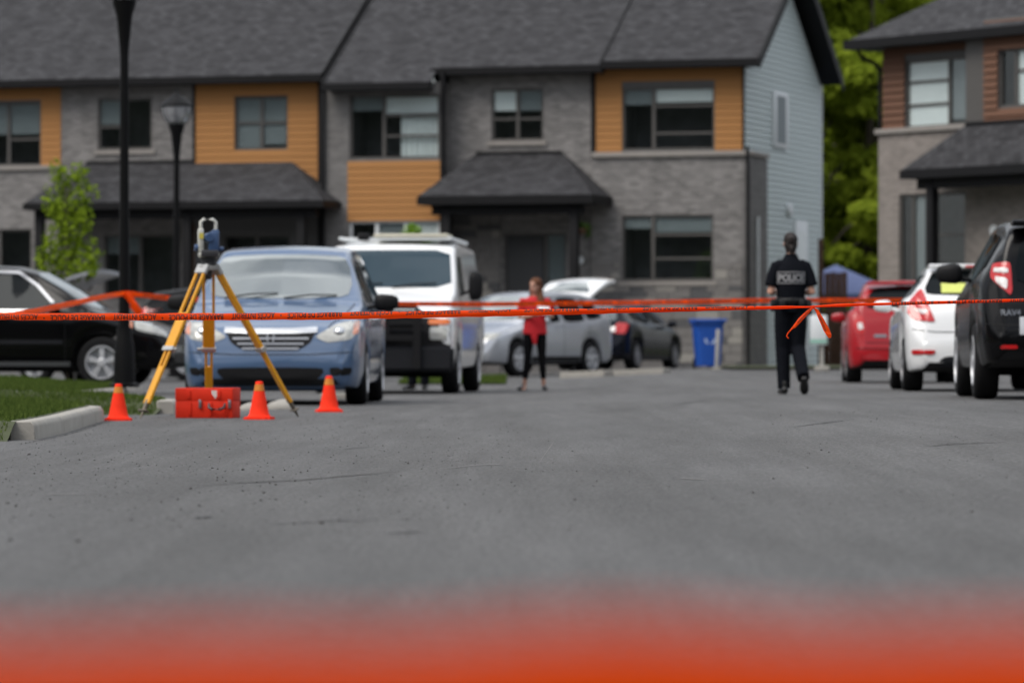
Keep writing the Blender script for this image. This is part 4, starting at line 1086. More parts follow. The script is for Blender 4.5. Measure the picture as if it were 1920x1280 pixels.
for sg in (1, -1):
    mv.patch('indicator_lens', [(sg * .855, .74), (sg * .915, .76), (sg * .915, .89), (sg * .87, .89)], 'F', M['amber_pale'], off=.010)
    bm = bmesh.new(); bmesh.ops.create_uvsphere(bm, u_segments=14, v_segments=8, radius=.075)
    h, n = mv.hit('F', sg * .72, .76); link('lamp_reflector', mesh('lamp_reflector', bm, 60), M['chrome'], mv.root, (h.x - .05, h.y, h.z))
gr_ = mv.patch('grille', [(-.49, .80), (.49, .80), (.42, .66), (.30, .585), (-.30, .585), (-.42, .66)], 'F', M['plastic'])
mv.strip('chrome_bar', [(-.49, .785), (-.2, .775), (.2, .775), (.49, .785)], 'F', .055, M['chrome'], .022, gr_)
mv.strip('chrome_bar', [(-.40, .70), (.40, .70)], 'F', .020, M['chrome_dull'], .018, gr_); mv.strip('chrome_bar', [(-.35, .645), (.35, .645)], 'F', .020, M['chrome_dull'], .018, gr_)
mv.strip('chrome_bar', [(-.30, .595), (.30, .595)], 'F', .022, M['chrome_dull'], .018, gr_)
for a_, b_ in (((-.036, .735), (-.028, .665)), ((.036, .735), (.028, .665)), ((-.03, .70), (.03, .70))): mv.strip('badge', [a_, b_], 'F', .013, M['chrome_dull'], .030, gr_)
mv.patch('lower_intake', [(-.60, .40), (.60, .40), (.48, .25), (-.48, .25)], 'F', M['plastic'])
for sg in (1, -1): mv.patch('fog_lamp_recess', [(sg * .62, .40), (sg * .86, .40), (sg * .84, .32), (sg * .64, .31)], 'F', M['plastic'])
mv.strip('bumper_lip', [(-.78, .215), (-.5, .20), (.5, .20), (.78, .215)], 'F', .04, M['p_blue'], .03)
mv.strip('bumper_seam', [(-.86, .56), (-.4, .535), (.4, .535), (.86, .56)], 'F', .010, SEAM)
for sg in (1, -1): mv.strip('hood_seam', [(.16, sg * .60), (.5, sg * .74), (1.15, sg * .82)], 'T', .012, SEAM)
mv.pair('side_window', [(1.75, 1.10), (2.6, 1.10), (2.6, 1.58), (2.25, 1.56), (1.95, 1.38)], 'L', M['carglass']); mv.pair('side_window', [(2.72, 1.10), (3.7, 1.12), (3.7, 1.58), (2.72, 1.58)], 'L', M['carglass']); mv.pair('side_window', [(3.8, 1.12), (4.65, 1.15), (4.5, 1.53), (3.8, 1.57)], 'L', M['carglass'])
sedan_seams(mv, (1.62, 2.66, 3.75), .28, 1.08)
mv.mirrors(1.72, 1.05, (.09, .135, .09)); mv.wiper((-.6, 1.13), (-.02, 1.19)); mv.wiper((.05, 1.13), (.62, 1.17))
for s_ in (2.85, 3.55): mv.strip('door_handle', [(s_, .98), (s_ + .18, .98)], 'L', .03, M['p_blue'], .02)

# ---- white police van
vx = (852 - CX) / 139 - 1.0
va = Car('police_van', 'white panel van with black push bar and bumper behind the minivan', 'van', (vx + .20, F / 139 + 2.72, 0), R(-94), 5.45, 2.0,
    [(0, .75), (.015, .95), (.05, 1.06), (.14, 1.15), (.5, 1.28), (.85, 1.38), (.95, 1.43), (1.25, 1.70), (1.52, 1.95), (1.75, 2.06), (2.5, 2.12), (5.2, 2.10), (5.38, 2.0), (5.45, 1.2)],
    [(0, .7), (.1, .98), (.4, 1.12), (1.0, 1.22), (5.3, 1.22), (5.45, .9)], [(0, .45), (.1, .36), (.5, .33), (5.3, .36), (5.45, .5)],
    [(0, .93), (.04, .955), (.12, .975), (.4, .99), (1, 1.0), (5.2, 1.0), (5.38, .96), (5.45, .9)], [(.9, .93), (1.6, .87), (5, .87), (5.45, .85)],
    [(.85, .36), (4.35, .36)], M['p_white'], rim='alloy', arch=.07)
va.patch('windscreen', [(-.87, 1.45), (.87, 1.45), (.80, 1.975), (-.80, 1.975)], 'F', M['screen_van'], res=.04, rings=8, round_=1)
gv = va.patch('grille', [(-.935, 1.03), (.935, 1.03), (.935, .60), (-.935, .60)], 'F', M['plastic'], round_=1)
for z in (.78, .86, .94): va.strip('grille_bar', [(-.58, z), (.58, z)], 'F', .03, M['greyplastic'], .02, gv)
for sg in (1, -1):
    va.patch('headlight', [(sg * .66, .73), (sg * .89, .73), (sg * .89, .90), (sg * .66, .90)], 'F', M['lampglass'], off=.022, round_=1)
    va.patch('indicator_lens', [(sg * .64, .935), (sg * .91, .935), (sg * .91, 1.005), (sg * .64, 1.005)], 'F', M['amber'], off=.022, round_=1)
bb = bmesh.new(); add_box(bb, 2.66, 2.86, -.99, .99, .30, .655); bmesh.ops.recalc_face_normals(bb, faces=bb.faces); bmesh.ops.bevel(bb, geom=bb.edges[:], offset=.045, segments=3, affect='EDGES')
link('bumper', mesh('bumper', bb, 40), M['greyplastic'], va.root)
pb = bmesh.new()
for y in (-.5, .5): add_box(pb, 2.86, 2.92, y - .05, y + .05, .34, 1.13)
add_tube(pb, [(Vector((2.89, -.55, .95)), .03, .03), (Vector((2.89, -.55, 1.10)), .03, .03), (Vector((2.89, -.48, 1.17)), .03, .03), (Vector((2.89, .48, 1.17)), .03, .03), (Vector((2.89, .55, 1.10)), .03, .03), (Vector((2.89, .55, .95)), .03, .03)], 8)
add_box(pb, 2.87, 2.91, -.45, .45, .98, 1.13); add_box(pb, 2.87, 2.91, -.45, .45, .72, .80); add_box(pb, 2.87, 2.91, -.13, .13, .80, .98)
bmesh.ops.recalc_face_normals(pb, faces=pb.faces); link('push_bar', mesh('push_bar', pb, 35), M['plastic'], va.root)
va.pair('side_window', [(1.42, 1.38), (2.3, 1.38), (2.3, 1.9), (1.75, 1.9)], 'L', M['carglass'])
sedan_seams(va, (1.25, 2.38, 3.5), .45, 1.36)
va.mirrors(1.55, 1.36, (.07, .10, .20), out=.14)
for x in (.75, .1): box('rack_bar', x - .03, x + .03, -.78, .78, 2.125, 2.16, M['white_trim'], va.root, .01)
rb = box('roof_box', -.05, .80, -.30, .74, 2.165, 2.215, mat('cream_panel', (.55, .52, .42), .6, noise=.1), va.root, .02); box('roof_beacon', .7, .84, -.52, -.36, 2.12, 2.22, M['plastic'], va.root, .02)
for y in (.76, -.76): tube('rack_rail', [((.85, y, 2.15), .025), ((-2.2, y, 2.15), .025)], M['white_trim'], va.root)
va.wiper((-.7, 1.44), (-.08, 1.50)); va.wiper((.05, 1.44), (.66, 1.50))

# ---- SUV outlines shared by the side-on black, the silver and the far dark one
SUV = dict(L=4.55, W=1.82, top=[(0, .42), (.02, .56), (.08, .72), (.2, .83), (.5, .93), (.95, 1.02), (1.08, 1.07), (1.5, 1.36), (1.9, 1.58), (2.2, 1.65), (2.8, 1.68), (3.6, 1.65), (4.1, 1.58), (4.25, 1.48), (4.42, 1.12), (4.5, .95), (4.55, .6)],
    belt=[(0, .4), (.2, .76), (1.1, .97), (2, 1.0), (3.8, 1.06), (4.3, 1.1), (4.55, .6)], low=[(0, .36), (.06, .28), (.5, .25), (4.2, .27), (4.5, .36), (4.55, .45)],
    plan=[(0, .55), (.03, .66), (.1, .76), (.25, .84), (.55, .895), (1, .91), (3.8, .91), (4.25, .87), (4.45, .80), (4.55, .68)], roofw=[(1, .78), (1.9, .62), (4, .60), (4.55, .58)], wheels=[(.92, .345), (3.54, .345)])
def suv_common(c, body):
    c.patch('windscreen', [(-.70, 1.08), (.70, 1.08), (.60, 1.56), (-.60, 1.56)], 'F', M['screen'], res=.05)
    c.patch('rear_window', [(-.58, 1.13), (.58, 1.13), (.50, 1.50), (-.50, 1.50)], 'R', M['carglass'])
    c.pair('side_window', [(1.55, 1.05), (2.45, 1.05), (2.45, 1.53), (2.12, 1.53), (1.85, 1.36)], 'L', M['carglass']); c.pair('side_window', [(2.55, 1.05), (3.35, 1.08), (3.35, 1.53), (2.55, 1.54)], 'L', M['carglass']); c.pair('side_window', [(3.42, 1.10), (4.05, 1.16), (3.85, 1.47), (3.42, 1.52)], 'L', M['carglass'])
    c.pair('headlight', [(.42, .74), (.60, .68), (.80, .72), (.83, .84), (.60, .83)], 'F', M['lampglass'])
    for z in ((.70, .60),): c.patch('grille', [(-.40, .74), (.40, .74), (.36, .58), (-.36, .58)], 'F', M['plastic'])
    c.patch('lower_intake', [(-.55, .48), (.55, .48), (.48, .36), (-.48, .36)], 'F', M['plastic'])
    c.pair('tail_light', [(.66, .92), (.80, .92), (.78, 1.28), (.68, 1.30)], 'R', M['red_lens'])
    sedan_seams(c, (1.42, 2.5, 3.42), .34, 1.04)
    c.mirrors(1.55, 1.02, (.085, .115, .08), body)
    for s_ in (2.2, 3.15): c.strip('door_handle', [(s_, .93), (s_ + .18, .93)], 'L', .028, body, .02); c.strip('door_handle', [(s_, .93), (s_ + .18, .93)], 'S', .028, body, .02)
bc = Car('suv', 'black suv seen side on behind the grass verge at far left', 'suv', (-6.75, 58.4, .08), R(-7), body=M['p_black'], **SUV); suv_common(bc, M['p_black'])
bc.strip('rocker_trim', [(1.35, .33), (3.1, .33)], 'S', .06, M['chrome_dull'], .025); bc.strip('side_moulding', [(1.45, .62), (3.25, .62)], 'S', .05, M['greyplastic'], .02)
bc.strip('window_trim', [(1.50, 1.035), (2.4, 1.035), (4.0, 1.09)], 'S', .03, M['chrome'], .012)
bc.strip('window_trim', [(1.52, 1.06), (1.85, 1.38), (2.12, 1.56), (3.0, 1.58)], 'S', .035, M['chrome_dull'], .012)
bc.patch('corner_lamp', [(.20, .72), (.46, .78), (.50, .90), (.30, .86)], 'S', M['lampglass'], off=.012); bc.patch('indicator_lens', [(.50, .80), (.62, .83), (.62, .92), (.52, .90)], 'S', M['amber_pale'], off=.012)

def tailgate(c, s_hinge, z_hinge, half, ang, body, length=1.05):
    """raised hatch hinged at the rear roof edge: glass above, painted panel below"""
    x0 = c.L / 2 - s_hinge; bm = bmesh.new(); n = 10; m = 8; g = []
    for i in range(n + 1):
        t = i / n; row = []
        for j in range(m + 1):
            y = (-1 + 2 * j / m) * (half + .10 * math.sin(math.pi * min(1, t * 1.2) * .6))
            bulge = .10 * math.sin(math.pi * t * .9) + .05 * (1 - (2 * j / m - 1) ** 2)
            lx = t * length; row.append(bm.verts.new((x0 - lx * math.cos(ang) + bulge * math.sin(ang), y, z_hinge + lx * math.sin(ang) + bulge * math.cos(ang) - .05)))
        g.append(row)
    for i in range(n):
        for j in range(m): bm.faces.new((g[i][j], g[i + 1][j], g[i + 1][j + 1], g[i][j + 1]))
    bmesh.ops.recalc_face_normals(bm, faces=bm.faces)
    r = bmesh.ops.extrude_face_region(bm, geom=bm.faces[:])
    for v in r['geom']:
        if isinstance(v, bmesh.types.BMVert): v.co.z -= .06
    bmesh.ops.recalc_face_normals(bm, faces=bm.faces)
    o = link('tailgate', mesh('tailgate', bm, 40), body, c.root)
    gl = bmesh.new(); g = []
    for i in range(5):
        t = .10 + .40 * i / 4; row = []
        for j in range(5):
            y = (-1 + 2 * j / 4) * half * .85; bulge = .10 * math.sin(math.pi * t * .9) + .05 * (1 - ((j / 2 - 1) * .85) ** 2); lx = t * length
            row.append(gl.verts.new((x0 - lx * math.cos(ang) + bulge * math.sin(ang), y, z_hinge + lx * math.sin(ang) + bulge * math.cos(ang) - .043)))
        g.append(row)
    for i in range(4):
        for j in range(4): gl.faces.new((g[i][j], g[i][j + 1], g[i + 1][j + 1], g[i + 1][j]))
    bmesh.ops.recalc_face_normals(gl, faces=gl.faces); link('pane', mesh('pane', gl, 60), M['screen'], o)
    for sg in (1, -1): tube('gas_strut', [((x0 - .05, sg * half * .92, z_hinge - .45), .012), ((x0 - .5 * length * math.cos(ang), sg * half * .92, z_hinge + .5 * length * math.sin(ang) - .02), .012)], M['plastic'], o, 6)
    c.patch('boot_opening', [(-.60, .75), (.60, .75), (.56, 1.45), (-.56, 1.45)], 'R', M['plastic'], off=.02)
sv = Car('suv', 'silver suv with its tailgate raised behind the woman in red', 'suv', (.142, 83.5, zg(.14, 83.5)), R(-123), body=M['p_silver'], **SUV); suv_common(sv, M['p_silver'])
tailgate(sv, 3.95, 1.62, .58, R(21), M['p_white'], .88)
sv.strip('rocker_trim', [(1.35, .34), (3.1, .34)], 'L', .10, M['plastic'], .012)
dk = Car('suv', 'dark suv parked behind the street lamp near the left porch', 'suv', (-4.55, 76.5, zg(-4, 76)), R(4), body=M['p_black'], **SUV); suv_common(dk, M['p_black'])

HATCH = dict(L=4.25, W=1.74, top=[(0, .40), (.02, .52), (.08, .66), (.2, .75), (.5, .84), (.95, .93), (1.05, .97), (1.5, 1.22), (1.9, 1.40), (2.2, 1.455), (2.7, 1.47), (3.3, 1.44), (3.7, 1.38), (3.8, 1.32), (4.05, 1.02), (4.16, .93), (4.22, .75), (4.25, .5)],
    belt=[(0, .38), (.2, .68), (1.05, .88), (2, .92), (3.6, 1.0), (4.0, .98), (4.25, .5)], low=[(0, .30), (.06, .22), (.5, .2), (3.9, .22), (4.2, .28), (4.25, .38)],
    plan=[(0, .55), (.03, .64), (.1, .74), (.25, .81), (.55, .855), (1, .87), (3.5, .87), (3.9, .845), (4.1, .80), (4.2, .72), (4.25, .6)], roofw=[(1, .72), (1.9, .57), (3.7, .54), (4.25, .52)], wheels=[(.86, .315), (3.46, .315)])
def hatch_common(c, body, k=1.0):
    c.patch('windscreen', [(-.66, .99), (.66, .99), (.55, 1.37), (-.55, 1.37)], 'F', M['screen'])
    c.pair('side_window', [(1.5, .98), (2.4, .98), (2.4, 1.34), (2.1, 1.33), (1.8, 1.19)], 'L', M['carglass']); c.pair('side_window', [(2.5, .98), (3.25, 1.0), (3.1, 1.31), (2.5, 1.34)], 'L', M['carglass']); c.pair('side_window', [(3.32, 1.03), (3.62, 1.08), (3.45, 1.24), (3.25, 1.27)], 'L', M['carglass'])
    sedan_seams(c, (1.36, 2.45), .30, .96); c.mirrors(1.5, .94, (.08, .10, .07), body, out=.10 if k == 1 else k)
    c.pair('headlight', [(.40, .62), (.62, .58), (.78, .62), (.80, .74), (.6, .72)], 'F', M['lampglass'])
dh = Car('hatchback', 'dark navy hatchback with red tail light beside the blue bin', 'hatchback', (2.29, 91.2, zg(2.3, 90)), R(70), body=M['p_navy'], rim='dull', **HATCH); hatch_common(dh, M['p_navy'])
dh.patch('rear_window', [(-.60, 1.03), (.60, 1.03), (.48, 1.33), (-.48, 1.33)], 'R', M['screen']); dh.pair('tail_light', [(.52, .78), (.80, .76), (.83, .98), (.62, 1.0)], 'R', M['red_lens']); dh.pair('reverse_lamp', [(.50, .80), (.60, .80), (.60, .90), (.50, .90)], 'R', M['white_lens'], off=.014)
dh.patch('number_plate', [(-.15, .62), (.15, .62), (.15, .76), (-.15, .76)], 'R', M['plate'], round_=0)
gh = Car('hatchback', 'dark grey hatchback with raised silver tailgate under the young tree', 'hatchback', (-8.95, 73, zg(-8, 73)), R(158), body=M['p_dgrey'], **HATCH); hatch_common(gh, M['p_dgrey'])
tailgate(gh, 3.35, 1.45, .52, R(24), M['p_silver'], 1.1)

# ---- row on the right, all seen from behind
RED = dict(HATCH); RED.update(L=3.85, W=1.68, top=[(0, .40), (.02, .55), (.1, .72), (.45, .88), (.85, .98), (1.3, 1.27), (1.7, 1.46), (2.1, 1.52), (2.7, 1.52), (3.3, 1.47), (3.55, 1.40), (3.66, 1.25), (3.75, 1.02), (3.80, .9), (3.83, .62), (3.85, .45)],
    belt=[(0, .38), (.2, .7), (.9, .92), (2, .96), (3.4, 1.05), (3.7, 1.0), (3.85, .45)], low=[(0, .30), (.06, .22), (3.5, .22), (3.78, .26), (3.85, .36)],
    plan=[(0, .55), (.05, .68), (.2, .78), (.5, .83), (1, .84), (3.2, .84), (3.6, .815), (3.76, .76), (3.85, .62)], roofw=[(.9, .70), (1.7, .57), (3.4, .55), (3.85, .52)], wheels=[(.75, .30), (3.15, .30)])
x0 = (1590 - CX) / 130
rd = Car('hatchback', 'small red hatchback parked beyond the white one at right', 'hatchback', (x0 + .92, F / 130 + 1.92, zg(5.5, 63) - .02), R(87), body=M['p_red'], rim='dull', group='cars parked along the right side', **RED); hatch_common(rd, M['p_red'], .02)
rd.patch('rear_window', [(-.58, 1.09), (.58, 1.09), (.47, 1.38), (-.47, 1.38)], 'R', M['carglass'], off=.012)
rd.pair('tail_light', [(.55, .76), (.66, .72), (.74, .82), (.72, .99), (.60, 1.0)], 'R', M['red_lens']); rd.pair('reverse_lamp', [(.59, .80), (.66, .79), (.68, .88), (.61, .90)], 'R', M['white_lens'], off=.014)
rd.strip('bumper_crease', [(-.70, .52), (0, .50), (.70, .52)], 'R', .012, SEAM); rd.strip('hatch_seam', [(-.56, .60), (.56, .60)], 'R', .012, SEAM)
rd.patch('number_plate', [(-.15, .66), (.15, .66), (.15, .80), (-.15, .80)], 'R', M['plate'], round_=0); rd.strip('badge', [(.44, .70), (.26, .70)], 'R', .04, M['chrome_dull'], .01)
box('spoiler', -1.72, -1.50, -.54, .54, 1.44, 1.49, M['p_red'], rd.root, .018); rd.patch('brake_lamp', [(-.12, 1.415), (.12, 1.415), (.12, 1.44), (-.12, 1.44)], 'R', M['red_lens'], round_=0); rd.strip('tail_trim_fleck', [(.0, .30), (.0, .31)], 'R', .01, SEAM)  # last strip: tiny dark plastic fleck low on the tail

WHT = dict(HATCH); WHT.update(L=4.1, W=1.70, top=[(0, .40), (.02, .52), (.08, .66), (.2, .74), (.5, .84), (.9, .92), (1.4, 1.20), (1.8, 1.40), (2.1, 1.45), (2.6, 1.46), (3.2, 1.44), (3.5, 1.39), (3.58, 1.35), (3.78, 1.12), (3.90, 1.02), (4.0, .93), (4.06, .72), (4.1, .5)],
    belt=[(0, .38), (.2, .68), (.9, .86), (2, .93), (3.3, 1.05), (3.8, 1.0), (4.1, .5)], low=[(0, .30), (.06, .22), (.5, .2), (3.8, .22), (4.05, .25), (4.1, .34)],
    plan=[(0, .55), (.05, .66), (.2, .78), (.5, .83), (1, .85), (3.4, .85), (3.8, .83), (3.96, .79), (4.05, .72), (4.1, .62)], roofw=[(.9, .70), (1.8, .56), (3.4, .54), (4.1, .52)], wheels=[(.82, .31), (3.39, .31)])
x0 = (1697 - CX) / 168
wh = Car('hatchback', 'white hatchback with large red tail light and yellow paper in rear window', 'hatchback', (x0 + .92, F / 168 + 2.05, zg(5, 48)), R(88), body=M['p_white'], rim='dull', group='cars parked along the right side', **WHT); hatch_common(wh, M['p_white'])
wh.patch('rear_window', [(-.64, 1.08), (.64, 1.08), (.52, 1.335), (.3, 1.355), (-.3, 1.355), (-.52, 1.335)], 'R', M['carglass'], off=.008)
wh.patch('paper_sign', [(.42, 1.10), (.10, 1.10), (.10, 1.21), (.42, 1.21)], 'R', M['sticker_y'], off=.014, round_=0)
wh.pair('tail_light', [(.64, 1.17), (.79, .99), (.80, .88), (.74, .80), (.50, .775), (.56, .92)], 'R', M['red_lens'], off=.014, res=.03)
wh.pair('reverse_lamp', [(.66, .93), (.73, .92), (.62, .86), (.58, .89)], 'R', M['white_lens'], off=.022)
wh.pair('reflector', [(.76, .415), (.76, .47), (.50, .465), (.53, .415)], 'R', M['red_lens'], off=.012); wh.strip('bumper_seam', [(-.76, .70), (-.5, .665), (.5, .665), (.76, .70)], 'R', .010, SEAM)
wh.patch('diffuser', [(-.42, .40), (.42, .40), (.52, .27), (-.52, .27)], 'R', M['greyplastic'], off=.008); wh.patch('number_plate', [(-.16, .72), (.16, .72), (.16, .86), (-.16, .86)], 'R', M['plate'], round_=0)
box('spoiler', -1.60, -1.36, -.55, .55, 1.385, 1.435, M['p_white'], wh.root, .018); box('brake_lamp', -1.606, -1.60, -.14, .14, 1.395, 1.42, M['red_lens'], wh.root)

RV = dict(L=4.35, W=1.84, top=[(0, .45), (.02, .6), (.1, .78), (.5, .95), (.95, 1.05), (1.5, 1.40), (1.85, 1.60), (2.2, 1.67), (2.8, 1.70), (3.6, 1.68), (4.0, 1.62), (4.08, 1.54), (4.2, 1.2), (4.26, 1.0), (4.31, .9), (4.34, .7), (4.35, .55)],
    belt=[(0, .4), (.2, .78), (1.1, 1.0), (2, 1.03), (3.8, 1.12), (4.1, 1.1), (4.35, .55)], low=[(0, .38), (.06, .30), (.5, .27), (4.0, .30), (4.28, .36), (4.35, .46)],
    plan=[(0, .55), (.05, .70), (.2, .82), (.5, .9), (1, .92), (3.6, .92), (4.0, .90), (4.2, .86), (4.3, .80), (4.35, .70)], roofw=[(1, .78), (1.9, .66), (3.9, .62), (4.35, .6)], wheels=[(.88, .36), (3.44, .36)])
x0 = (1835 - CX) / 205
rv = Car('suv', 'black suv seen from behind at the right edge of the photo', 'suv', (x0 + .92 + .09, F / 205 + 2.18, zg(5, 41)), R(87.6), body=M['p_black'], rim='alloy', group='cars parked along the right side', **RV)
rv.patch('windscreen', [(-.70, 1.1), (.70, 1.1), (.60, 1.58), (-.60, 1.58)], 'F', M['screen'])
rv.patch('rear_window', [(-.60, 1.06), (.60, 1.06), (.50, 1.54), (-.50, 1.54)], 'R', M['carglass'], off=.01)
rv.pair('tail_light', [(.79, 1.12), (.62, .955), (.60, 1.0), (.61, 1.27), (.76, 1.25)], 'R', M['red_lens'], off=.02, res=.03)
rv.pair('reverse_lamp', [(.735, 1.08), (.65, 1.00), (.64, 1.11), (.74, 1.13)], 'R', M['white_lens'], off=.030, res=.03); rv.pair('lamp_band', [(.755, 1.17), (.635, 1.16), (.635, 1.205), (.745, 1.21)], 'R', M['white_lens'], off=.028, res=.03)
rv.patch('number_plate', [(.54, .60), (.24, .60), (.24, .76), (.54, .76)], 'R', M['plate'], off=.014, round_=0); rv.pair('reflector', [(.71, .47), (.56, .47), (.56, .505), (.71, .505)], 'R', M['red_lens'], off=.012)
rv.strip('bumper_seam', [(-.85, .70), (0, .66), (.85, .70)], 'R', .010, SEAM); rv.pair('side_window', [(1.6, 1.08), (2.4, 1.08), (2.4, 1.56), (2.1, 1.56), (1.85, 1.40)], 'L', M['carglass']); rv.pair('side_window', [(2.5, 1.09), (3.25, 1.12), (3.25, 1.55), (2.5, 1.57)], 'L', M['carglass']); rv.pair('side_window', [(3.35, 1.15), (3.88, 1.22), (3.78, 1.50), (3.35, 1.54)], 'L', M['carglass'])
rv.mirrors(1.62, 1.15, (.09, .13, .095)); sedan_seams(rv, (1.45, 2.45), .38, 1.07)
box('spoiler', -2.08, -1.80, -.60, .60, 1.60, 1.655, M['p_black'], rv.root, .018)
# spare wheel on the tail door
sp = link('spare_wheel', TYRE, None, rv.root, (-2.27, -.18, .95), (0, 0, R(90)), (.34, .2, .34))
lathe('spare_cover', [(0, 0), (.33, 0), (.34, .02), (.30, .06), (0, .07)], M['p_black'], rv.root, 32, loc=(-2.37, -.18, .95)).rotation_euler = (0, R(-90), 0)

def text_mesh(body, size, offset=0.0, ydiv=0, sx=1.0):
    cu = bpy.data.curves.new('t', 'FONT'); cu.body = body; cu.size = size; cu.offset = offset; cu.align_x = 'CENTER'; cu.align_y = 'CENTER'; cu.resolution_u = 3
    o = bpy.data.objects.new('t', cu); COL.objects.link(o); bpy.context.view_layer.update()
    me = bpy.data.meshes.new_from_object(o.evaluated_get(bpy.context.evaluated_depsgraph_get())); bpy.data.objects.remove(o); bpy.data.curves.remove(cu)
    bm = bmesh.new(); bm.from_mesh(me); bpy.data.meshes.remove(me); bmesh.ops.triangulate(bm, faces=bm.faces[:])
    ys_ = [v.co.y for v in bm.verts]; a, b = min(ys_), max(ys_)
    for i in range(1, ydiv):
        bmesh.ops.bisect_plane(bm, geom=bm.verts[:] + bm.edges[:] + bm.faces[:], plane_co=(0, a + (b - a) * i / ydiv, 0), plane_no=(0, 1, 0))
    xs_ = [v.co.x for v in bm.verts]; mid = (min(xs_) + max(xs_)) / 2; my = (a + b) / 2
    for v in bm.verts: v.co.x = (v.co.x - mid) * sx; v.co.y -= my
    return bm
# chrome letters and plate digits on the black suv
bm = text_mesh('RAV4', .075, .002)
for v in bm.verts:
    h, n = rv.hit('R', .715 - .10 - v.co.x, .80 + v.co.y); v.co = h + n * .012
link('lettering', mesh('lettering', bm), mat('dim_chrome', (.16, .17, .19), .4, .6), rv.root)

# ------------------------------------------------------------------ survey gear
def cone(px, py, h, label):
    d = F * CH / (py - HY); p = at(px, py, d); z = zg(p.x, d)
    r = empty('traffic_cone', (p.x, d, z), random.uniform(-.3, .3), label, 'cone', 'small orange cones round the tripod')
    k = h / .31
    bm = bmesh.new(); add_box(bm, -.112 * k, .112 * k, -.112 * k, .112 * k, 0, .022 * k); bmesh.ops.recalc_face_normals(bm, faces=bm.faces)
    bmesh.ops.bevel(bm, geom=[e for e in bm.edges if abs(e.verts[0].co.z - e.verts[1].co.z) > .01], offset=.03 * k, segments=4, affect='EDGES')
    bmesh.ops.bevel(bm, geom=[e for e in bm.edges if min(e.verts[0].co.z, e.verts[1].co.z) > .02 * k], offset=.006 * k, segments=2, affect='EDGES')
    link('base', mesh('base', bm, 40), M['cone'], r)
    rr = lambda t: (.084 - .056 * t) * k
    lathe('body', [(0, .02 * k), (.098 * k, .02 * k), (.088 * k, .034 * k)] + [(rr(t), .03 * k + t * .28 * k) for t in (.05, .3, .5, .7, .9, .98)] + [(.022 * k, .31 * k), (.016 * k, .312 * k), (.016 * k, .29 * k), (0, .29 * k)], M['cone'], r, 28)
    lathe('band', [(rr(t) + .0015, .03 * k + t * .28 * k) for t in (.73, .82, .92)], M['cone_band'], r, 28).data.update()
cone(222, 788, .298, 'orange cone standing left of the tripod near the kerb end')
cone(486, 786, .315, 'orange cone standing right of the red case')
cone(617, 772, .335, 'rightmost of the three orange cones by the minivan')

TR = empty('survey_tripod', (-2.60, 36.55, zg(-2.6, 36.5)), 0, 'yellow survey tripod with three splayed legs in front of blue minivan', 'tripod')
HZ = 1.29
def obox(name, p, q, a, wa, wb, mat_, parent, bev=.004):
    """bar from p to q, wa wide along a and wb thick"""
    d = (q - p); l = d.length; d.normalize(); a = (a - d * a.dot(d)).normalized(); b = d.cross(a)
    Mx = Matrix((a, b, d)).transposed().to_4x4(); Mx.translation = p
    bm = bmesh.new(); add_box(bm, -wa / 2, wa / 2, -wb / 2, wb / 2, 0, l, Mx); bmesh.ops.recalc_face_normals(bm, faces=bm.faces)
    if bev: bmesh.ops.bevel(bm, geom=bm.edges[:], offset=bev, segments=1, affect='EDGES')
    return link(name, mesh(name, bm, 35), mat_, parent)
for tip in (Vector((-.53, -.62, 0)), Vector((.75, .40, 0)), Vector((-.04, .62, 0))):
    rad = Vector((tip.x, tip.y, 0)).normalized(); lat = Vector((-rad.y, rad.x, 0)); hd = Vector((rad.x * .075, rad.y * .075, HZ - .02)); ax = tip - hd
    P = lambda t, o=0: hd + ax * t + lat * o
    lg = obox('leg', P(.30), P(.53), lat, .105, .034, M['tripod'], TR)
    for o in (-.042, .042): obox('rod', P(.0, o), P(.31, o), lat, .024, .028, M['tripod'], lg)
    obox('hinge', P(-.03), P(.035), lat, .13, .04, M['castalloy'], lg, .008)
    obox('clamp', P(.525), P(.555), lat, .125, .05, M['castalloy'], lg); 
    for o in (-.024, .024): obox('lower_bar', P(.55, o), P(.66, o), lat, .022, .026, M['tripod'], lg)
    obox('lower_bar', P(.655), P(.90), lat, .068, .028, M['tripod'], lg)
    tube('spike', [(P(.88)[:], .022), (P(.94)[:], .018), (P(1.0)[:], .006)], M['steel_tip'], lg, 8)
    obox('foot_tread', P(.945), P(.955), lat, .10, .05, M['steel_tip'], lg)
    tube('wing_knob', [((P(.54) + lat * .06)[:], .012), ((P(.54) + lat * .10)[:], .016)], M['castalloy'], lg, 8)
lathe('head_plate', [(0, HZ - .03), (.085, HZ - .03), (.09, HZ - .015), (.09, HZ + .005), (.06, HZ + .012), (0, HZ + .012)], M['castalloy'], TR, 24)
lathe('centre_screw', [(0, HZ - .11), (.022, HZ - .11), (.03, HZ - .09), (.03, HZ - .03), (0, HZ - .03)], M['inst_dark'], TR, 14)
tube('strap', [((-.06, -.06, HZ - .03), .004), ((-.16, -.1, HZ - .3), .004), ((-.22, -.12, HZ - .55), .004)], M['inst_dark'], TR, 6)
IN = empty('total_station', (-2.60, 36.55, zg(-2.6, 36.5) + HZ + .012), R(12), 'blue and ivory surveying instrument mounted on the yellow tripod', 'instrument')
lathe('tribrach', [(0, 0), (.075, 0), (.08, .012), (.06, .02), (.06, .045), (.075, .05), (.075, .065), (0, .065)], M['inst_dark'], IN, 20)
for a in (0, 2.1, 4.2): lathe('foot_screw', [(0, .012), (.02, .012), (.02, .05), (0, .05)], M['inst_dark'], IN, 10, loc=(.05 * math.cos(a), .05 * math.sin(a), 0))
box('base_housing', -.085, .085, -.07, .07, .066, .115, M['inst_grey'], IN, .015)
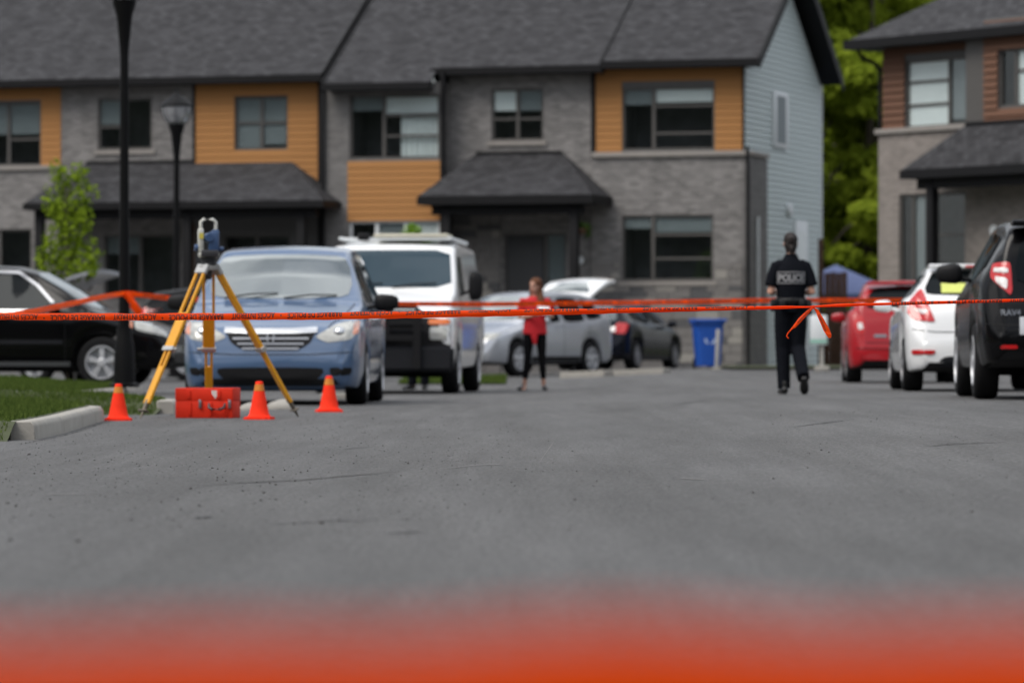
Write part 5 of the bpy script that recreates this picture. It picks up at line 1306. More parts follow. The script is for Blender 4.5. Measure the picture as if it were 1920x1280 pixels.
box('display', -.075, .075, -.10, -.068, .07, .13, M['inst_dark'], IN, .01); 
box('yoke', -.09, -.045, -.05, .05, .112, .315, M['inst_grey'], IN, .015); box('yoke', .03, .088, -.055, .055, .112, .305, M['inst_blue'], IN, .015)
box('battery_cover', -.01, .075, -.085, -.054, .10, .285, M['inst_blue'], IN, .014)
te = bmesh.new(); add_tube(te, [(Vector((-.005, -.10, .235)), .034, .034), (Vector((-.005, -.04, .235)), .04, .04), (Vector((-.005, .05, .235)), .042, .042), (Vector((-.005, .11, .235)), .038, .038)], 16); bmesh.ops.recalc_face_normals(te, faces=te.faces)
link('telescope', mesh('telescope', te, 50), M['inst_blue'], IN)
hn = bmesh.new(); add_tube(hn, [(Vector((-.066, 0, .30)), .016, .022), (Vector((-.066, 0, .37)), .016, .022), (Vector((-.04, 0, .392)), .016, .022), (Vector((.035, 0, .392)), .016, .022), (Vector((.062, 0, .37)), .016, .022), (Vector((.062, 0, .30)), .016, .022)], 10); bmesh.ops.recalc_face_normals(hn, faces=hn.faces)
link('carry_handle', mesh('carry_handle', hn, 50), M['inst_grey'], IN)
box('label', -.088, -.05, -.054, -.0505, .225, .275, M['inst_yellow'], IN)
lathe('focus_knob', [(0, -.015), (.028, -.015), (.03, .0), (.028, .015), (0, .015)], M['inst_blue'], IN, 16, loc=(-.105, 0, .15)).rotation_euler = (0, R(90), 0)
lathe('tangent_knob', [(0, -.015), (.02, -.015), (.02, .02), (0, .02)], M['inst_blue'], IN, 14, loc=(.105, -.03, .14)).rotation_euler = (0, R(90), 0)

CS = empty('equipment_case', (-2.59, 36.35, zg(-2.6, 36.3)), R(-7), 'red plastic equipment case with black handle lying under the tripod', 'case')
CS.rotation_euler = (0, 0, R(-9))
bs = box('body', -.248, .248, -.152, .152, .0, .146, M['case'], CS, .005); ld = box('lid', -.25, .25, -.154, .154, .1462, .255, M['case'], CS, .007)
for x in (-.12, .06, .2): box('rib', x - .012, x + .012, -.163, -.15, .02, .14, M['case'], bs, .004)
for x in (-.13, .13): box('rib', x - .015, x + .015, -.166, -.15, .165, .24, M['case'], ld, .004)
for x in (-.03, .225): box('latch', x - .012, x + .012, -.176, -.155, .085, .155, M['chrome_dull'], CS, .004)
tube('handle', [((.045, -.155, .125), .009), ((.05, -.185, .09), .011), ((.08, -.195, .075), .012), ((.15, -.195, .075), .012), ((.18, -.185, .09), .011), ((.185, -.155, .125), .009)], M['inst_dark'], CS, 8)
bm = bmesh.new(); bm.faces.new([bm.verts.new(p) for p in ((.065, -.158, .235), (.135, -.158, .235), (.13, -.158, .205), (.10, -.158, .165), (.07, -.158, .205))]); link('sticker', mesh('sticker', bm), M['label_white'], ld)

# ------------------------------------------------------------------ barrier tapes
def curve_of(nodes, key, xs_):
    a = np.interp(xs_, [n[0] for n in nodes], [n[key] for n in nodes]); k = 9
    ker = np.hanning(2 * k + 3)[1:-1]; ker /= ker.sum(); return np.convolve(np.pad(a, k, 'edge'), ker, 'valid')
WORDS = {}
def words():
    for key, t, ln in (('a', 'BARRAGE DE POLICE', .292), ('b', 'ACCÈS INTERDIT', .232)):
        bm = text_mesh(t, .047, .0008, 10)
        x = [v.co.x for v in bm.verts]; y = [v.co.y for v in bm.verts]; sx = ln / (max(x) - min(x)); sy = .036 / .036
        for v in bm.verts: v.co.x *= sx
        bm.verts.ensure_lookup_table(); WORDS[key] = ([v.co[:] for v in bm.verts], [[q.index for q in f.verts] for f in bm.faces]); bm.free()
words()
def tube_tape(name, nodes, d, label):
    """rolled ribbon along pixel nodes (px, row, visible height px, centre of print in deg)"""
    sc = d / F; pxs = np.arange(nodes[0][0], nodes[-1][0] + 1, 3.0)
    row, hh, ph = (curve_of(nodes, k, pxs) for k in (1, 2, 3))
    V = []; Fc = []; nk = 15
    def surf(px, ang, out=0.0):
        y = float(np.interp(px, pxs, row)); h = float(np.interp(px, pxs, hh)) / 2 * sc + out
        wr = 1 + .06 * math.sin(px * .11 + ang * 2) + .05 * math.sin(px * .037 - ang * 3)
        return ((px - CX) * sc, d - math.cos(ang) * h * .8 * wr, CH + (HY - y) * sc + math.sin(ang) * h * wr)
    for i, px in enumerate(pxs):
        R_ = hh[i] / 2 * sc; al = min(R(174), .0375 / R_); c0 = R(ph[i]) * .4
        for k in range(nk): V.append(surf(px, c0 - al + 2 * al * k / (nk - 1), .0004 * k / nk))
    for i in range(len(pxs) - 1):
        for k in range(nk - 1): Fc.append((i * nk + k, (i + 1) * nk + k, (i + 1) * nk + k + 1, i * nk + k + 1))
    root = link(name, pydata(name, V, Fc, 70), M['tape'])
    tag(root, label, 'tape')
    V = []; Fc = []
    def word(key, cpx):
        vs, fs = WORDS[key]; b = len(V)
        for x, y, z in vs:
            px = cpx - x / sc; 
            if not (pxs[0] < px < pxs[-1]): return
            R_ = max(.006, float(np.interp(px, pxs, hh)) / 2 * sc); an = R(float(np.interp(px, pxs, ph))) - y / R_
            V.append(surf(px, an, .0010))
        Fc.extend([[i + b for i in f] for f in fs])
    def dot(cpx):
        b = len(V)
        for k in range(8):
            R_ = float(np.interp(cpx, pxs, hh)) / 2 * sc; a = 2 * math.pi * k / 8
            V.append(surf(cpx + 1.6 * math.cos(a), R(float(np.interp(cpx, pxs, ph))) + math.sin(a) * .0045 / R_, .001))
        Fc.append(list(range(b, b + 8)))
    return root, word, dot, (V, Fc)
def finish_print(root, buf):
    link('lettering', pydata('lettering', *buf), M['ink'], root)['kind'] = 'stuff'
DT = 22.9
nl = [(-700, 592, 13, -28), (0, 593.5, 13, -26), (300, 594, 13, -20), (450, 593.5, 13, 0), (620, 592.5, 13.5, 38), (850, 588.5, 12.5, 58), (1000, 585.5, 12, 66), (1150, 582.5, 10, 74), (1300, 579.5, 8, 78), (1400, 577.5, 7, 80), (1470, 576.2, 6, -60), (1505, 575.6, 3.6, -60), (1526, 575.4, 2.6, -60)]
nr_ = [(1520, 575.4, 2.6, -60), (1534, 574.2, 3.6, -60), (1565, 572.6, 6, -62), (1600, 571.3, 5.5, -60), (1640, 570.3, 4.6, -50), (1680, 569.3, 5.6, 0), (1760, 567, 6, 4), (1900, 563.2, 6, 0), (2000, 561, 7, 0), (2600, 545, 9, 0)]
t1, wd_, dt_, buf = tube_tape('barrier_tape', nl, DT, 'sharp orange barrier tape with black lettering stretched across the street')
for k in range(-3, 7):
    dt_(83 + 222 * k); wd_('a', 146 + 222 * k); wd_('b', 253 + 222 * k)
finish_print(t1, buf)
t2, wd_, dt_, buf = tube_tape('tape_continuation', nr_, DT, None)
for k in range(0, 4):
    dt_(1760 + 222 * k); wd_('a', 1827 + 222 * k); wd_('b', 1711 + 222 * k)
finish_print(t2, buf)
for ch in list(t2.children): ch.parent = t1
for k_ in list(t2.keys()): del t2[k_]
t2.parent = t1
sc = DT / F
kn = bmesh.new(); bmesh.ops.create_uvsphere(kn, u_segments=12, v_segments=8, radius=.009)
for v in kn.verts: v.co *= 1 + .35 * math.sin(v.co.x * 900 + v.co.z * 700)
link('knot', mesh('knot', kn, 50), M['tape'], t1, at(1525, 575.6, DT) + Vector((0, -.004, 0)))
def tail(name, pts, parent, d=DT, off=-.01, n=6):
    """curled ribbon end: pts = (px, row, width px, roll)"""
    V = []; Fc = []; scl = d / F; P = []
    for a, b in zip(pts, pts[1:]):
        for i in range(6): t = i / 6; P.append([a[k] + (b[k] - a[k]) * t for k in range(4)])
    P.append(list(pts[-1]))
    for i, p in enumerate(P):
        q0, q1 = P[max(0, i - 1)], P[min(len(P) - 1, i + 1)]; dx, dy = q1[0] - q0[0], q1[1] - q0[1]; l = math.hypot(dx, dy) or 1; nx, ny = -dy / l, dx / l
        for k in range(n):
            e = (k / (n - 1) - .5); c = at(p[0] + nx * p[2] * e, p[1] + ny * p[2] * e, d)
            V.append((c.x, c.y + off - .012 * math.cos(e * 3.0) * min(1, p[2] / 8) + .006 * math.sin(i * .9 + k) * .5 + p[3], c.z))
    for i in range(len(P) - 1):
        for k in range(n - 1): Fc.append((i * n + k, (i + 1) * n + k, (i + 1) * n + k + 1, i * n + k + 1))
    return link(name, pydata(name, V, Fc, 70), M['tape'], parent)
tail('tail', [(1524, 577, 2.5, 0), (1516, 583, 6, 0), (1500, 599, 8, -.01), (1490, 611, 6, -.01), (1483, 617, 2.6, -.02), (1477, 624, 2.4, -.02), (1474, 630, 2.2, -.02), (1478, 634, 2.5, -.02)], t1)
tail('tail', [(1526, 577, 2.5, 0), (1532, 583, 6, 0), (1540, 600, 9, -.01), (1549, 618, 11, -.01), (1554, 628, 9, -.015), (1556, 633, 5, -.015)], t1)
for w_, (px, py, an) in enumerate(((1506, 592, -48), (1541, 605, 66))):    # scraps of print on the two ends
    vs, fs = WORDS['b']; V = []
    for x, y, z in vs:
        a = R(an); u = -x / sc * .42; v = -y / sc * .30; V.append(at(px + u * math.cos(a) - v * math.sin(a), py + u * math.sin(a) + v * math.cos(a), DT) + Vector((0, -.036, 0)))
    link('lettering', pydata('lettering', [q[:] for q in V], fs), M['ink'], t1)

def ribbon(name, pts, label, wd=.058, prnt=True, parent=None, seg=40, twist=.25, seed=1):
    """flat sagging ribbon through world points"""
    rg = random.Random(seed); P = []
    for a, b in zip(pts, pts[1:]):
        a, b = Vector(a), Vector(b); n = max(2, int((b - a).length / .08))
        for i in range(n): P.append(a.lerp(b, i / n))
    P.append(Vector(pts[-1])); V = []; Fc = []; T = []; s = 0
    for i, p in enumerate(P):
        d = (P[min(i + 1, len(P) - 1)] - P[max(i - 1, 0)]).normalized(); up = Vector((0, 0, 1)); nrm = d.cross(up).normalized(); up = nrm.cross(d)
        an = twist * math.sin(s * 1.1 + seed) + twist * .6 * math.sin(s * 2.7 + seed * 2); up2 = up * math.cos(an) + nrm * math.sin(an); nn = nrm * math.cos(an) - up * math.sin(an)
        T.append((s, p, up2, nn)); 
        for k in range(5): e = k / 4 - .5; V.append((p + up2 * wd * e + nn * .006 * math.cos(e * 3))[:])
        if i + 1 < len(P): s += (P[i + 1] - p).length
    for i in range(len(P) - 1):
        for k in range(4): Fc.append((5 * i + k, 5 * i + 5 + k, 5 * i + 6 + k, 5 * i + k + 1))
    o = link(name, pydata(name, V, Fc, 70), M['tape'], parent)
    if label: tag(o, label, 'tape')
    if prnt:
        ss = [t[0] for t in T]; V = []; Fc = []; u0 = .2
        while u0 < s - .5:
            for key, c in (('a', u0 + .15), ('b', u0 + .45)):
                vs, fs = WORDS[key]; b = len(V)
                for x, y, z in vs:
                    u = c - x; i = min(len(T) - 2, max(0, int(np.searchsorted(ss, u)) - 1)); t = (u - ss[i]) / max(1e-6, ss[i + 1] - ss[i])
                    q = T[i][1].lerp(T[i + 1][1], t); V.append((q + T[i][2] * (-y) + T[i][3] * .008)[:])
                Fc.extend([[k + b for k in f] for f in fs])
            u0 += .634
        link('lettering', pydata('lettering', V, Fc), M['ink'], o)
    return o
lp = at(238, 550, 53.1)
ribbon('barrier_tape', [lp, at(330, 560, 53.3), at(600, 568, 53.5), at(900, 570.5, 54), at(1200, 567, 54.3), at(1450, 563, 54.6), at(1700, 563, 55), at(2050, 556, 55.5)], 'blurred orange tape running from the street lamp behind the officer', seed=3)
ribbon('barrier_tape', [lp + Vector((-.03, -.05, .0)), at(190, 557, 50.5), at(130, 570, 47), at(60, 585, 43), at(-120, 605, 36)], 'orange tape slanting from the street lamp down to the left edge', wd=.06, seed=5)
wr_ = bmesh.new(); add_tube(wr_, [(Vector((lp.x, 53.3, lp.z - .05)), .085, .085), (Vector((lp.x, 53.3, lp.z + .03)), .087, .087)], 20, False)
wr = link('barrier_tape_wrap', mesh('barrier_tape_wrap', wr_, 60), M['tape']); tag(wr, 'orange tape wound round the tall street lamp with a hanging loop', 'tape')
tail('loop', [(236, 548, 12, 0), (246, 562, 12, -.02), (256, 574, 11, -.04), (264, 584, 9, -.03), (258, 588, 7, .0), (246, 572, 7, .03)], wr, 53.1, -.06)
fg = [Vector((x, 1.26 + .015 * math.sin(x * 1.7 + 1), .4275 + .010 * x * x - .006 * x + .0022 * math.sin(x * 9) + .0012 * math.sin(x * 23 + 1) + .0012 * math.sin(x * 51))) for x in np.linspace(-4, 4, 321)]
fo = ribbon('barrier_tape', fg, 'wide blurred orange tape across the bottom of the photo', wd=.078, prnt=False, twist=.12, seed=2)

# ------------------------------------------------------------------ people
def hand(bm, wrist, dirn, palm_n, side, curl=.5):
    """palm and five bent fingers; side = +1 thumb towards +lat"""
    d = dirn.normalized(); n = (palm_n - d * palm_n.dot(d)).normalized(); lat = d.cross(n) * side
    p1 = wrist + d * .085
    add_tube(bm, [(wrist - d * .02, .024, .020), (wrist + d * .02, .032, .017), (wrist + d * .06, .040, .016), (p1, .038, .014)], 10, ref=lat)
    for k, ln in enumerate((.066, .074, .070, .055)):
        o = wrist + d * .078 + lat * (.029 - .0195 * k); a = o
        pts = [(o - d * .02, .0095, .0095)]
        for j in range(3):
            an = curl * (j + .6); v = d * math.cos(an) + n * math.sin(an); a = a + v * ln * (.46, .32, .26)[j]; pts.append((a, .009 - .001 * j, .009 - .001 * j))
        add_tube(bm, pts, 7, ref=lat)
    o = wrist + d * .022 + lat * .024
    add_tube(bm, [(o - lat * .01, .013, .012), (o + lat * .024 + d * .022 + n * .008, .0115, .011), (o + lat * .032 + d * .048 + n * .018, .010, .0095), (o + lat * .028 + d * .068 + n * .026, .008, .008)], 7, ref=n)
def head(bm, c, f, k=1.0):
    """skull, jaw, nose and ears around centre c, looking along f"""
    f = Vector((f.x, f.y, 0)).normalized(); s = Vector((f.y, -f.x, 0)); up = Vector((0, 0, 1))
    def el(o, a, b, h, n=14, m=10):
        rings = []
        for i in range(1, m):
            t = math.pi * i / m; z = math.cos(t); r = math.sin(t)
            rings.append([bm.verts.new(c + o + s * a * r * math.cos(2 * math.pi * j / n) + f * b * r * math.sin(2 * math.pi * j / n) + up * h * z) for j in range(n)])
        for p, q in zip(rings, rings[1:]):
            for j in range(n): bm.faces.new((p[j], p[(j + 1) % n], q[(j + 1) % n], q[j]))
        bm.faces.new(rings[0]); bm.faces.new(rings[-1][::-1])
    el(f * -.008 * k + up * .03 * k, .073 * k, .092 * k, .085 * k); el(f * .022 * k + up * -.035 * k, .058 * k, .066 * k, .078 * k)
    el(f * .094 * k + up * -.012 * k, .011 * k, .016 * k, .017 * k, 8, 6); el(f * .085 * k + up * .012 * k, .009 * k, .012 * k, .024 * k, 8, 6)
    for sg in (1, -1): el(s * sg * .074 * k + up * -.005 * k - f * .01 * k, .010 * k, .018 * k, .030 * k, 8, 6)
def face(c, f, root, k=1.0):
    f = Vector((f.x, f.y, 0)).normalized(); s = Vector((f.y, -f.x, 0))
    for sg in (1, -1):
        bm = bmesh.new(); bmesh.ops.create_uvsphere(bm, u_segments=8, v_segments=6, radius=.011 * k); link('eye', mesh('eye', bm, 60), M['inst_dark'], root, c + f * .078 * k + s * sg * .031 * k + Vector((0, 0, .005)))
        tube('eyebrow', [((c + f * .088 * k + s * sg * .018 * k + Vector((0, 0, .024)))[:], .004), ((c + f * .080 * k + s * sg * .046 * k + Vector((0, 0, .026)))[:], .003)], M['hair_brown'], root, 6)
    tube('mouth', [((c + f * .084 * k - s * .022 * k - Vector((0, 0, .062)))[:], .003), ((c + f * .090 * k - Vector((0, 0, .060)))[:], .006), ((c + f * .084 * k + s * .022 * k - Vector((0, 0, .062)))[:], .003)], mat('lips', (.42, .12, .10), .5), root, 6)
V3 = lambda *a: Vector(a)
def shoe(name, heel, toe_dir, root, material, ln=.25, wd=.047, pitch=0.0, h=.09):
    d = toe_dir.normalized(); bm = bmesh.new(); side = V3(-d.y, d.x, 0).normalized()
    dd = V3(d.x * math.cos(pitch), d.y * math.cos(pitch), -math.sin(pitch)); up = side.cross(dd) * -1
    if up.z < 0: up = -up
    P = lambda t, z: heel + dd * t + up * z
    add_tube(bm, [(P(-.035, .035), wd * .55, .033), (P(0, .04), wd * .85, .038), (P(.07, .045), wd * .86, .044), (P(.13, .034), wd, .033), (P(.19, .027), wd * .98, .026), (P(ln - .035, .022), wd * .6, .02)], 12, ref=side)
    if h > .06: add_tube(bm, [(P(.02, .03), wd * .8, .05), (P(.02, h), wd * .75, .048), (P(.02, h + .05), wd * .72, .046)], 12, ref=side)
    return link(name, remesh(bm, .008, name, 2), material, root)

# officer walking away, seen from behind
OF = empty('person', ((1483 - CX) / 178, F / 178, zg(2.94, 45)), R(3), 'person in black police uniform with short sleeves walking away from camera', 'person')
bm = bmesh.new()
add_tube(bm, [(V3(0, .0, .90), .15, .10), (V3(0, 0, 1.05), .135, .095), (V3(0, .0, 1.25), .15, .10), (V3(0, 0, 1.35), .11, .08), (V3(0, .0, 1.43), .055, .055), (V3(0, .015, 1.50), .05, .052), (V3(0, .03, 1.56), .05, .05)], 16)
head(bm, V3(0, .055, 1.585), V3(-.05, 1, 0)); EL = {}
for sg in (-1, 1):
    sh, el_, wr0 = V3(sg * .155, .0, 1.335), V3(sg * .235, -.035, 1.07), V3(sg * .15, .20, 1.08)
    add_tube(bm, [(sh, .042, .042), (sh.lerp(el_, .5), .042, .042), (el_, .040, .040), (el_.lerp(wr0, .35), .040, .038), (wr0, .027, .024)], 12); hand(bm, wr0, V3(-sg * .4, .9, -.1), V3(-sg, 0, 0), sg, .5)
LG = {-1: [V3(-.085, 0, .92), V3(-.085, .06, .50), V3(-.075, .03, .10)], 1: [V3(.085, 0, .92), V3(.082, .03, .49), V3(.10, -.28, .20)]}
for sg, (a, b, c) in LG.items(): add_tube(bm, [(a, .085, .09), (a.lerp(b, .5), .072, .075), (b, .055, .058), (b.lerp(c, .35), .052, .056), (c, .036, .04), (c + V3(0, .02, -.06), .034, .04)], 12)
link('body', remesh(bm, .010, 'body'), M['skin'], OF)
bm = bmesh.new()      # shirt with short sleeves and vest bulk
add_tube(bm, [(V3(0, 0, .96), .158, .125), (V3(0, 0, 1.04), .158, .13), (V3(0, 0, 1.18), .172, .138), (V3(0, 0, 1.30), .185, .135), (V3(0, 0, 1.375), .14, .105), (V3(0, .005, 1.435), .085, .08), (V3(0, .012, 1.475), .07, .068)], 20)
for sg in (-1, 1): add_tube(bm, [(V3(sg * .10, 0, 1.375), .055, .06), (V3(sg * .165, 0, 1.345), .068, .07), (V3(sg * .208, -.012, 1.24), .066, .068), (V3(sg * .236, -.022, 1.135), .066, .066)], 14)
shm = remesh(bm, .012, 'shirt', 3); link('shirt', shm, M['uniform'], OF)
bm = bmesh.new(); add_tube(bm, [(V3(0, 0, .86), .165, .125), (V3(0, 0, .93), .175, .13), (V3(0, 0, 1.0), .165, .125)], 18)
for sg, (a, b, c) in LG.items():
    w_ = c + (c - b).normalized() * .04
    add_tube(bm, [(a + V3(0, 0, .02), .098, .115), (a.lerp(b, .4), .10, .105), (b, .085, .09), (b.lerp(c, .5), .078, .085), (w_, .072, .08)], 14)
link('trousers', remesh(bm, .012, 'trousers', 2), M['uniform'], OF)
bm = bmesh.new(); add_tube(bm, [(V3(0, 0, .955), .178, .138), (V3(0, 0, 1.01), .182, .142)], 24); be = link('duty_belt', remesh(bm, .010, 'duty_belt', 1), M['leather'], OF)
b0 = None
for x, y, h in ((.20, -.02, .17), (-.20, .0, .13), (.10, -.14, .09), (-.11, -.14, .10)): box('pouch', x - .03, x + .03, y - .035, y + .035, 1.0 - h, 1.0, M['leather'], be, .01)
shoe('boot', V3(-.075, -.03, 0), V3(-.06, 1, 0), OF, M['leather'], .27, .052); shoe('boot', V3(.105, -.33, .135), V3(.15, 1, 0), OF, M['leather'], .27, .052, R(38))
bm = bmesh.new(); hc = V3(0, .055, 1.585)
for o, r in ((V3(0, -.025, .045), (.082, .085, .082)), (V3(0, -.04, -.01), (.076, .07, .085)), (V3(0, -.035, -.07), (.058, .055, .07))):
    b0 = bmesh.new(); bmesh.ops.create_uvsphere(b0, u_segments=16, v_segments=10, radius=1)
    for v in b0.verts: v.co = hc + o + V3(v.co.x * r[0], v.co.y * r[1], v.co.z * r[2])
    tm = bpy.data.meshes.new('x'); b0.to_mesh(tm); b0.free(); bm.from_mesh(tm); bpy.data.meshes.remove(tm)
add_tube(bm, [(hc + V3(0, -.04, -.03), .065, .05), (hc + V3(0, -.05, -.09), .055, .045), (hc + V3(0, -.055, -.14), .04, .035)], 12)
add_tube(bm, [(hc + V3(0, -.09, .075), .03, .03), (hc + V3(0, -.115, .05), .045, .04), (hc + V3(0, -.115, .01), .04, .035)], 10)
add_tube(bm, [(hc + V3(0, -.10, .0), .03, .03), (hc + V3(0, -.125, -.05), .028, .026), (hc + V3(.0, -.115, -.12), .018, .016)], 10)
link('hair', remesh(bm, .008, 'hair', 2), M['hair_dark'], OF)
bvh = BVHTree.FromPolygons([v.co[:] for v in shm.vertices], [p.vertices[:] for p in shm.polygons])
def on_back(x, z, off):
    h = bvh.ray_cast(Vector((x, -1, z)), Vector((0, 1, 0))); return (h[0] + Vector((0, -off, 0))) if h[0] else Vector((x, -.14, z))
bm = text_mesh('POLICE', .10, .0045, 4); xx = [v.co.x for v in bm.verts]; kx_ = .285 / (max(xx) - min(xx))
for v in bm.verts: v.co = on_back(v.co.x * kx_ - .01, 1.225 + v.co.y * 1.02, .010)
link('lettering', mesh('lettering', bm), M['patch'], OF)
bm = bmesh.new()
for (x0, x1, z0, z1) in ((-.165, .145, 1.278, 1.288), (-.165, .145, 1.164, 1.174), (-.165, -.156, 1.174, 1.278), (.136, .145, 1.174, 1.278)):
    n = 10; hor = x1 - x0 > z1 - z0; pv = None
    for i in range(n + 1):
        t = i / n; A, B = ((x0 + (x1 - x0) * t, z0), (x0 + (x1 - x0) * t, z1)) if hor else ((x0, z0 + (z1 - z0) * t), (x1, z0 + (z1 - z0) * t))
        a, b = bm.verts.new(on_back(*A, .009)), bm.verts.new(on_back(*B, .009))
        if pv: bm.faces.new((pv[0], a, b, pv[1]))
        pv = (a, b)
link('patch_border', mesh('patch_border', bm), M['patch'], OF)

OF.scale = (.94, 1, 1)
# woman in red facing the camera; local +y is forwards
WO = empty('person', ((1003 - CX) / 127, F / 127, 0), R(180), 'person in red top and black leggings standing in the road holding papers', 'person')
HEAD = V3(-.0, .02, 1.535); look = V3(.62, .78, 0)
bm = bmesh.new()
add_tube(bm, [(V3(0, 0, .86), .155, .10), (V3(0, 0, 1.0), .13, .09), (V3(0, 0, 1.2), .14, .095), (V3(0, 0, 1.34), .14, .08), (V3(0, 0, 1.38), .055, .05), (V3(0, .005, 1.45), .045, .047), (V3(0, .01, 1.50), .045, .046)], 16); head(bm, HEAD, look, .97)
ARM = {1: (V3(.17, 0, 1.33), V3(.23, -.01, 1.07), V3(.03, .20, 1.10)), -1: (V3(-.17, 0, 1.33), V3(-.25, .0, 1.08), V3(-.16, .20, 1.14))}
for sg, (a, b, c) in ARM.items():
    add_tube(bm, [(a, .046, .046), (a.lerp(b, .5), .038, .038), (b, .033, .033), (b.lerp(c, .35), .033, .032), (c, .022, .02)], 12); hand(bm, c, (c - b) * V3(1, 1, .3), V3(-sg * .3, 0, 1), sg, .45)
LW = {1: [V3(.085, 0, .86), V3(.11, .02, .46), V3(.155, -.01, .09)], -1: [V3(-.085, 0, .86), V3(-.105, .02, .46), V3(-.13, .0, .09)]}
for sg, (a, b, c) in LW.items(): add_tube(bm, [(a, .08, .085), (a.lerp(b, .5), .066, .068), (b, .048, .05), (b.lerp(c, .35), .046, .05), (c, .030, .032), (c + V3(0, .01, -.05), .03, .035), (c + V3(.02 * sg, .10, -.065), .034, .022), (c + V3(.04 * sg, .16, -.072), .03, .014)], 12)
link('body', remesh(bm, .009, 'body'), M['skin'], WO); face(HEAD, look, WO, .97)
bm = bmesh.new()
add_tube(bm, [(V3(0, 0, .83), .185, .14), (V3(0, 0, .95), .17, .128), (V3(0, 0, 1.1), .155, .12), (V3(0, 0, 1.24), .158, .115), (V3(0, 0, 1.335), .145, .09), (V3(0, -.005, 1.385), .085, .065)], 20)
for sg, (a, b, c) in ARM.items(): add_tube(bm, [(V3(sg * .1, 0, 1.33), .05, .05), (a, .062, .062), (a.lerp(b, .45), .064, .06), (a.lerp(b, .75), .066, .062)], 14)
add_tube(bm, [(V3(0, .11, .90), .06, .02), (V3(.01, .125, .78), .05, .016), (V3(0, .125, .68), .028, .012)], 10)
link('blouse', remesh(bm, .011, 'blouse', 3), M['red_top'], WO)
bm = bmesh.new(); add_tube(bm, [(V3(0, 0, .80), .165, .11), (V3(0, 0, .90), .16, .108)], 18)
for sg, (a, b, c) in LW.items(): add_tube(bm, [(a, .088, .095), (a.lerp(b, .5), .074, .076), (b, .054, .057), (b.lerp(c, .35), .053, .057), (c.lerp(b, .22), .040, .042)], 14)
link('leggings', remesh(bm, .010, 'leggings', 2), M['leggings'], WO)
for sg, (a, b, c) in LW.items(): shoe('shoe', V3(c.x, c.y - .015, 0), V3(.45 if sg > 0 else -.1, 1, 0), WO, M['leather'], .235, .041, h=.03)
bm = bmesh.new(); s_ = V3(look.y, -look.x, 0).normalized(); lk = look.normalized()
for o, r in ((V3(0, 0, .050) - lk * .024, (.092, .096, .084)), (V3(0, 0, -.03) - lk * .060, (.090, .065, .12))):
    b0 = bmesh.new(); bmesh.ops.create_uvsphere(b0, u_segments=16, v_segments=10, radius=1)
    for v in b0.verts: v.co = HEAD + o + s_ * v.co.x * r[0] + lk * v.co.y * r[1] + V3(0, 0, v.co.z * r[2])
    tm = bpy.data.meshes.new('x'); b0.to_mesh(tm); b0.free(); bm.from_mesh(tm); bpy.data.meshes.remove(tm)
for ox in (-.075, -.055, -.03): add_tube(bm, [(HEAD + V3(ox, -.02, -.03), .030, .035), (HEAD + V3(ox - .02, .01, -.12), .034, .036), (HEAD + V3(ox - .03, .05, -.20), .034, .03), (HEAD + V3(ox - .03, .075, -.28), .022, .018)], 10)
add_tube(bm, [(HEAD + V3(.03, -.06, -.03), .04, .03), (HEAD + V3(.05, -.08, -.14), .04, .03), (HEAD + V3(.05, -.08, -.24), .02, .02)], 10)
link('hair', remesh(bm, .009, 'hair', 2), M['hair_brown'], WO)
NP = empty('paper_sheets', WO.matrix_world @ V3(0, 0, 0) + Vector(((1003 - CX) / 127 * 0 + WO.location.x + .15, WO.location.y - .27, 1.165)) - Vector((0, 0, 0)), R(10), 'small sheaf of white papers held by the person in red', 'paper')
NP.location = (WO.location.x + .13, WO.location.y - .32, 1.17)
for k_ in range(3): box('sheet', -.085, .085, -.004 + k_ * .002, -.0025 + k_ * .002, -.06, .075 + k_ * .004, M['paper'], NP).rotation_euler = (R(-38), R(2 * k_), 0)

# somebody behind the white van: only an ankle and shoe show under it
PB = empty('person', ((785 - CX) / 124, F / 124, 0), R(160), 'person hidden behind the white van with one dark shoe visible below it', 'person')
bm = bmesh.new()
add_tube(bm, [(V3(0, 0, .90), .15, .10), (V3(0, 0, 1.05), .14, .1), (V3(0, 0, 1.28), .165, .10), (V3(0, 0, 1.38), .15, .085), (V3(0, 0, 1.43), .06, .055), (V3(0, .015, 1.52), .05, .052)], 14); head(bm, V3(0, .04, 1.58), V3(0, 1, 0))
for sg in (-1, 1):
    a, b, c = V3(sg * .18, 0, 1.37), V3(sg * .22, -.02, 1.09), V3(sg * .21, .06, .86); add_tube(bm, [(a, .055, .055), (b, .042, .042), (c, .026, .024)], 10); hand(bm, c, c - b, V3(-sg, 0, 0), sg, .35)
    add_tube(bm, [(V3(sg * .09, 0, .92), .085, .09), (V3(sg * .10, .01, .5), .058, .06), (V3(sg * .10, 0, .09), .036, .04), (V3(sg * .1, .02, .04), .034, .04)], 10)
link('body', remesh(bm, .011, 'body'), M['skin'], PB)
bm = bmesh.new(); add_tube(bm, [(V3(0, 0, .93), .175, .13), (V3(0, 0, 1.2), .18, .13), (V3(0, 0, 1.38), .16, .10), (V3(0, 0, 1.45), .075, .07)], 16)
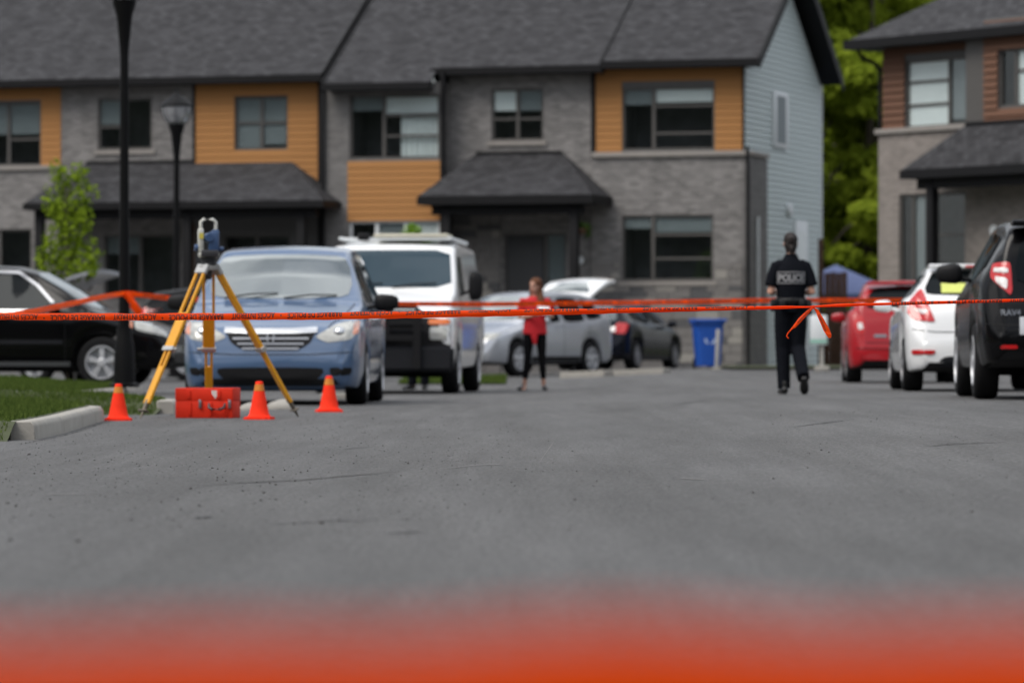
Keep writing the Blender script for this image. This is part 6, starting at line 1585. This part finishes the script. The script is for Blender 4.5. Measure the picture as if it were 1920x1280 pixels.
for sg in (-1, 1): add_tube(bm, [(V3(sg * .1, 0, 1.37), .06, .06), (V3(sg * .18, 0, 1.37), .07, .07), (V3(sg * .21, -.01, 1.16), .068, .065)], 12)
link('shirt', remesh(bm, .013, 'shirt', 2), M['uniform'], PB); bm = bmesh.new(); add_tube(bm, [(V3(0, 0, .86), .165, .12), (V3(0, 0, .98), .17, .125)], 14)
for sg in (-1, 1): add_tube(bm, [(V3(sg * .09, 0, .92), .1, .11), (V3(sg * .1, .01, .5), .082, .088), (V3(sg * .1, 0, .07), .066, .075)], 12)
link('trousers', remesh(bm, .013, 'trousers', 2), M['uniform'], PB)
for sg in (-1, 1): shoe('shoe', V3(sg * .1, -.03, 0), V3(sg * .3, 1, 0), PB, M['leather'], .28, .053)
bm = bmesh.new(); bmesh.ops.create_uvsphere(bm, u_segments=16, v_segments=10, radius=.088)
for v in bm.verts: v.co += V3(0, .02, 1.615)
link('hair', mesh('hair', bm, 60), M['hair_dark'], PB)

# ------------------------------------------------------------------ unseen wood ring added behind and beside the viewpoint to darken low reflections
def wood():
    V = []; Fc = []; n = 220; rows = [(0, 58), (5, 60), (11, 62.5), (16, 65), (20, 69), (19, 78)]
    for i in range(n + 1):
        a = R(-215) + R(250) * i / n; k = 1 + .10 * math.sin(a * 5) + .05 * math.sin(a * 13 + 1)
        for j, (h, r) in enumerate(rows):
            bump = 1 + (.16 * math.sin(a * 61 + j) + .12 * math.sin(a * 37 + j * 2.1) + .1 * math.sin(a * 113 - j)) * (1 if j else 0)
            rr = r + (1.4 * math.sin(a * 83 + j * 1.7) + 1.0 * math.sin(a * 47 - j)) * (1 if j else 0)
            V.append((math.cos(a) * rr * 1.15, 34 + math.sin(a) * rr * 1.0, -.3 + h * k * bump))
    m = len(rows)
    for i in range(n):
        for j in range(m - 1): Fc.append((i * m + j, (i + 1) * m + j, (i + 1) * m + j + 1, i * m + j + 1))
    return link('added_wood_ring', pydata('added_wood_ring', V, Fc, 80), mat('added_wood_canopy', (.034, .040, .026), .95, noise=.6, nscale=.8, bump=1.0, bscale=2.0))
tag(wood(), kind='structure')
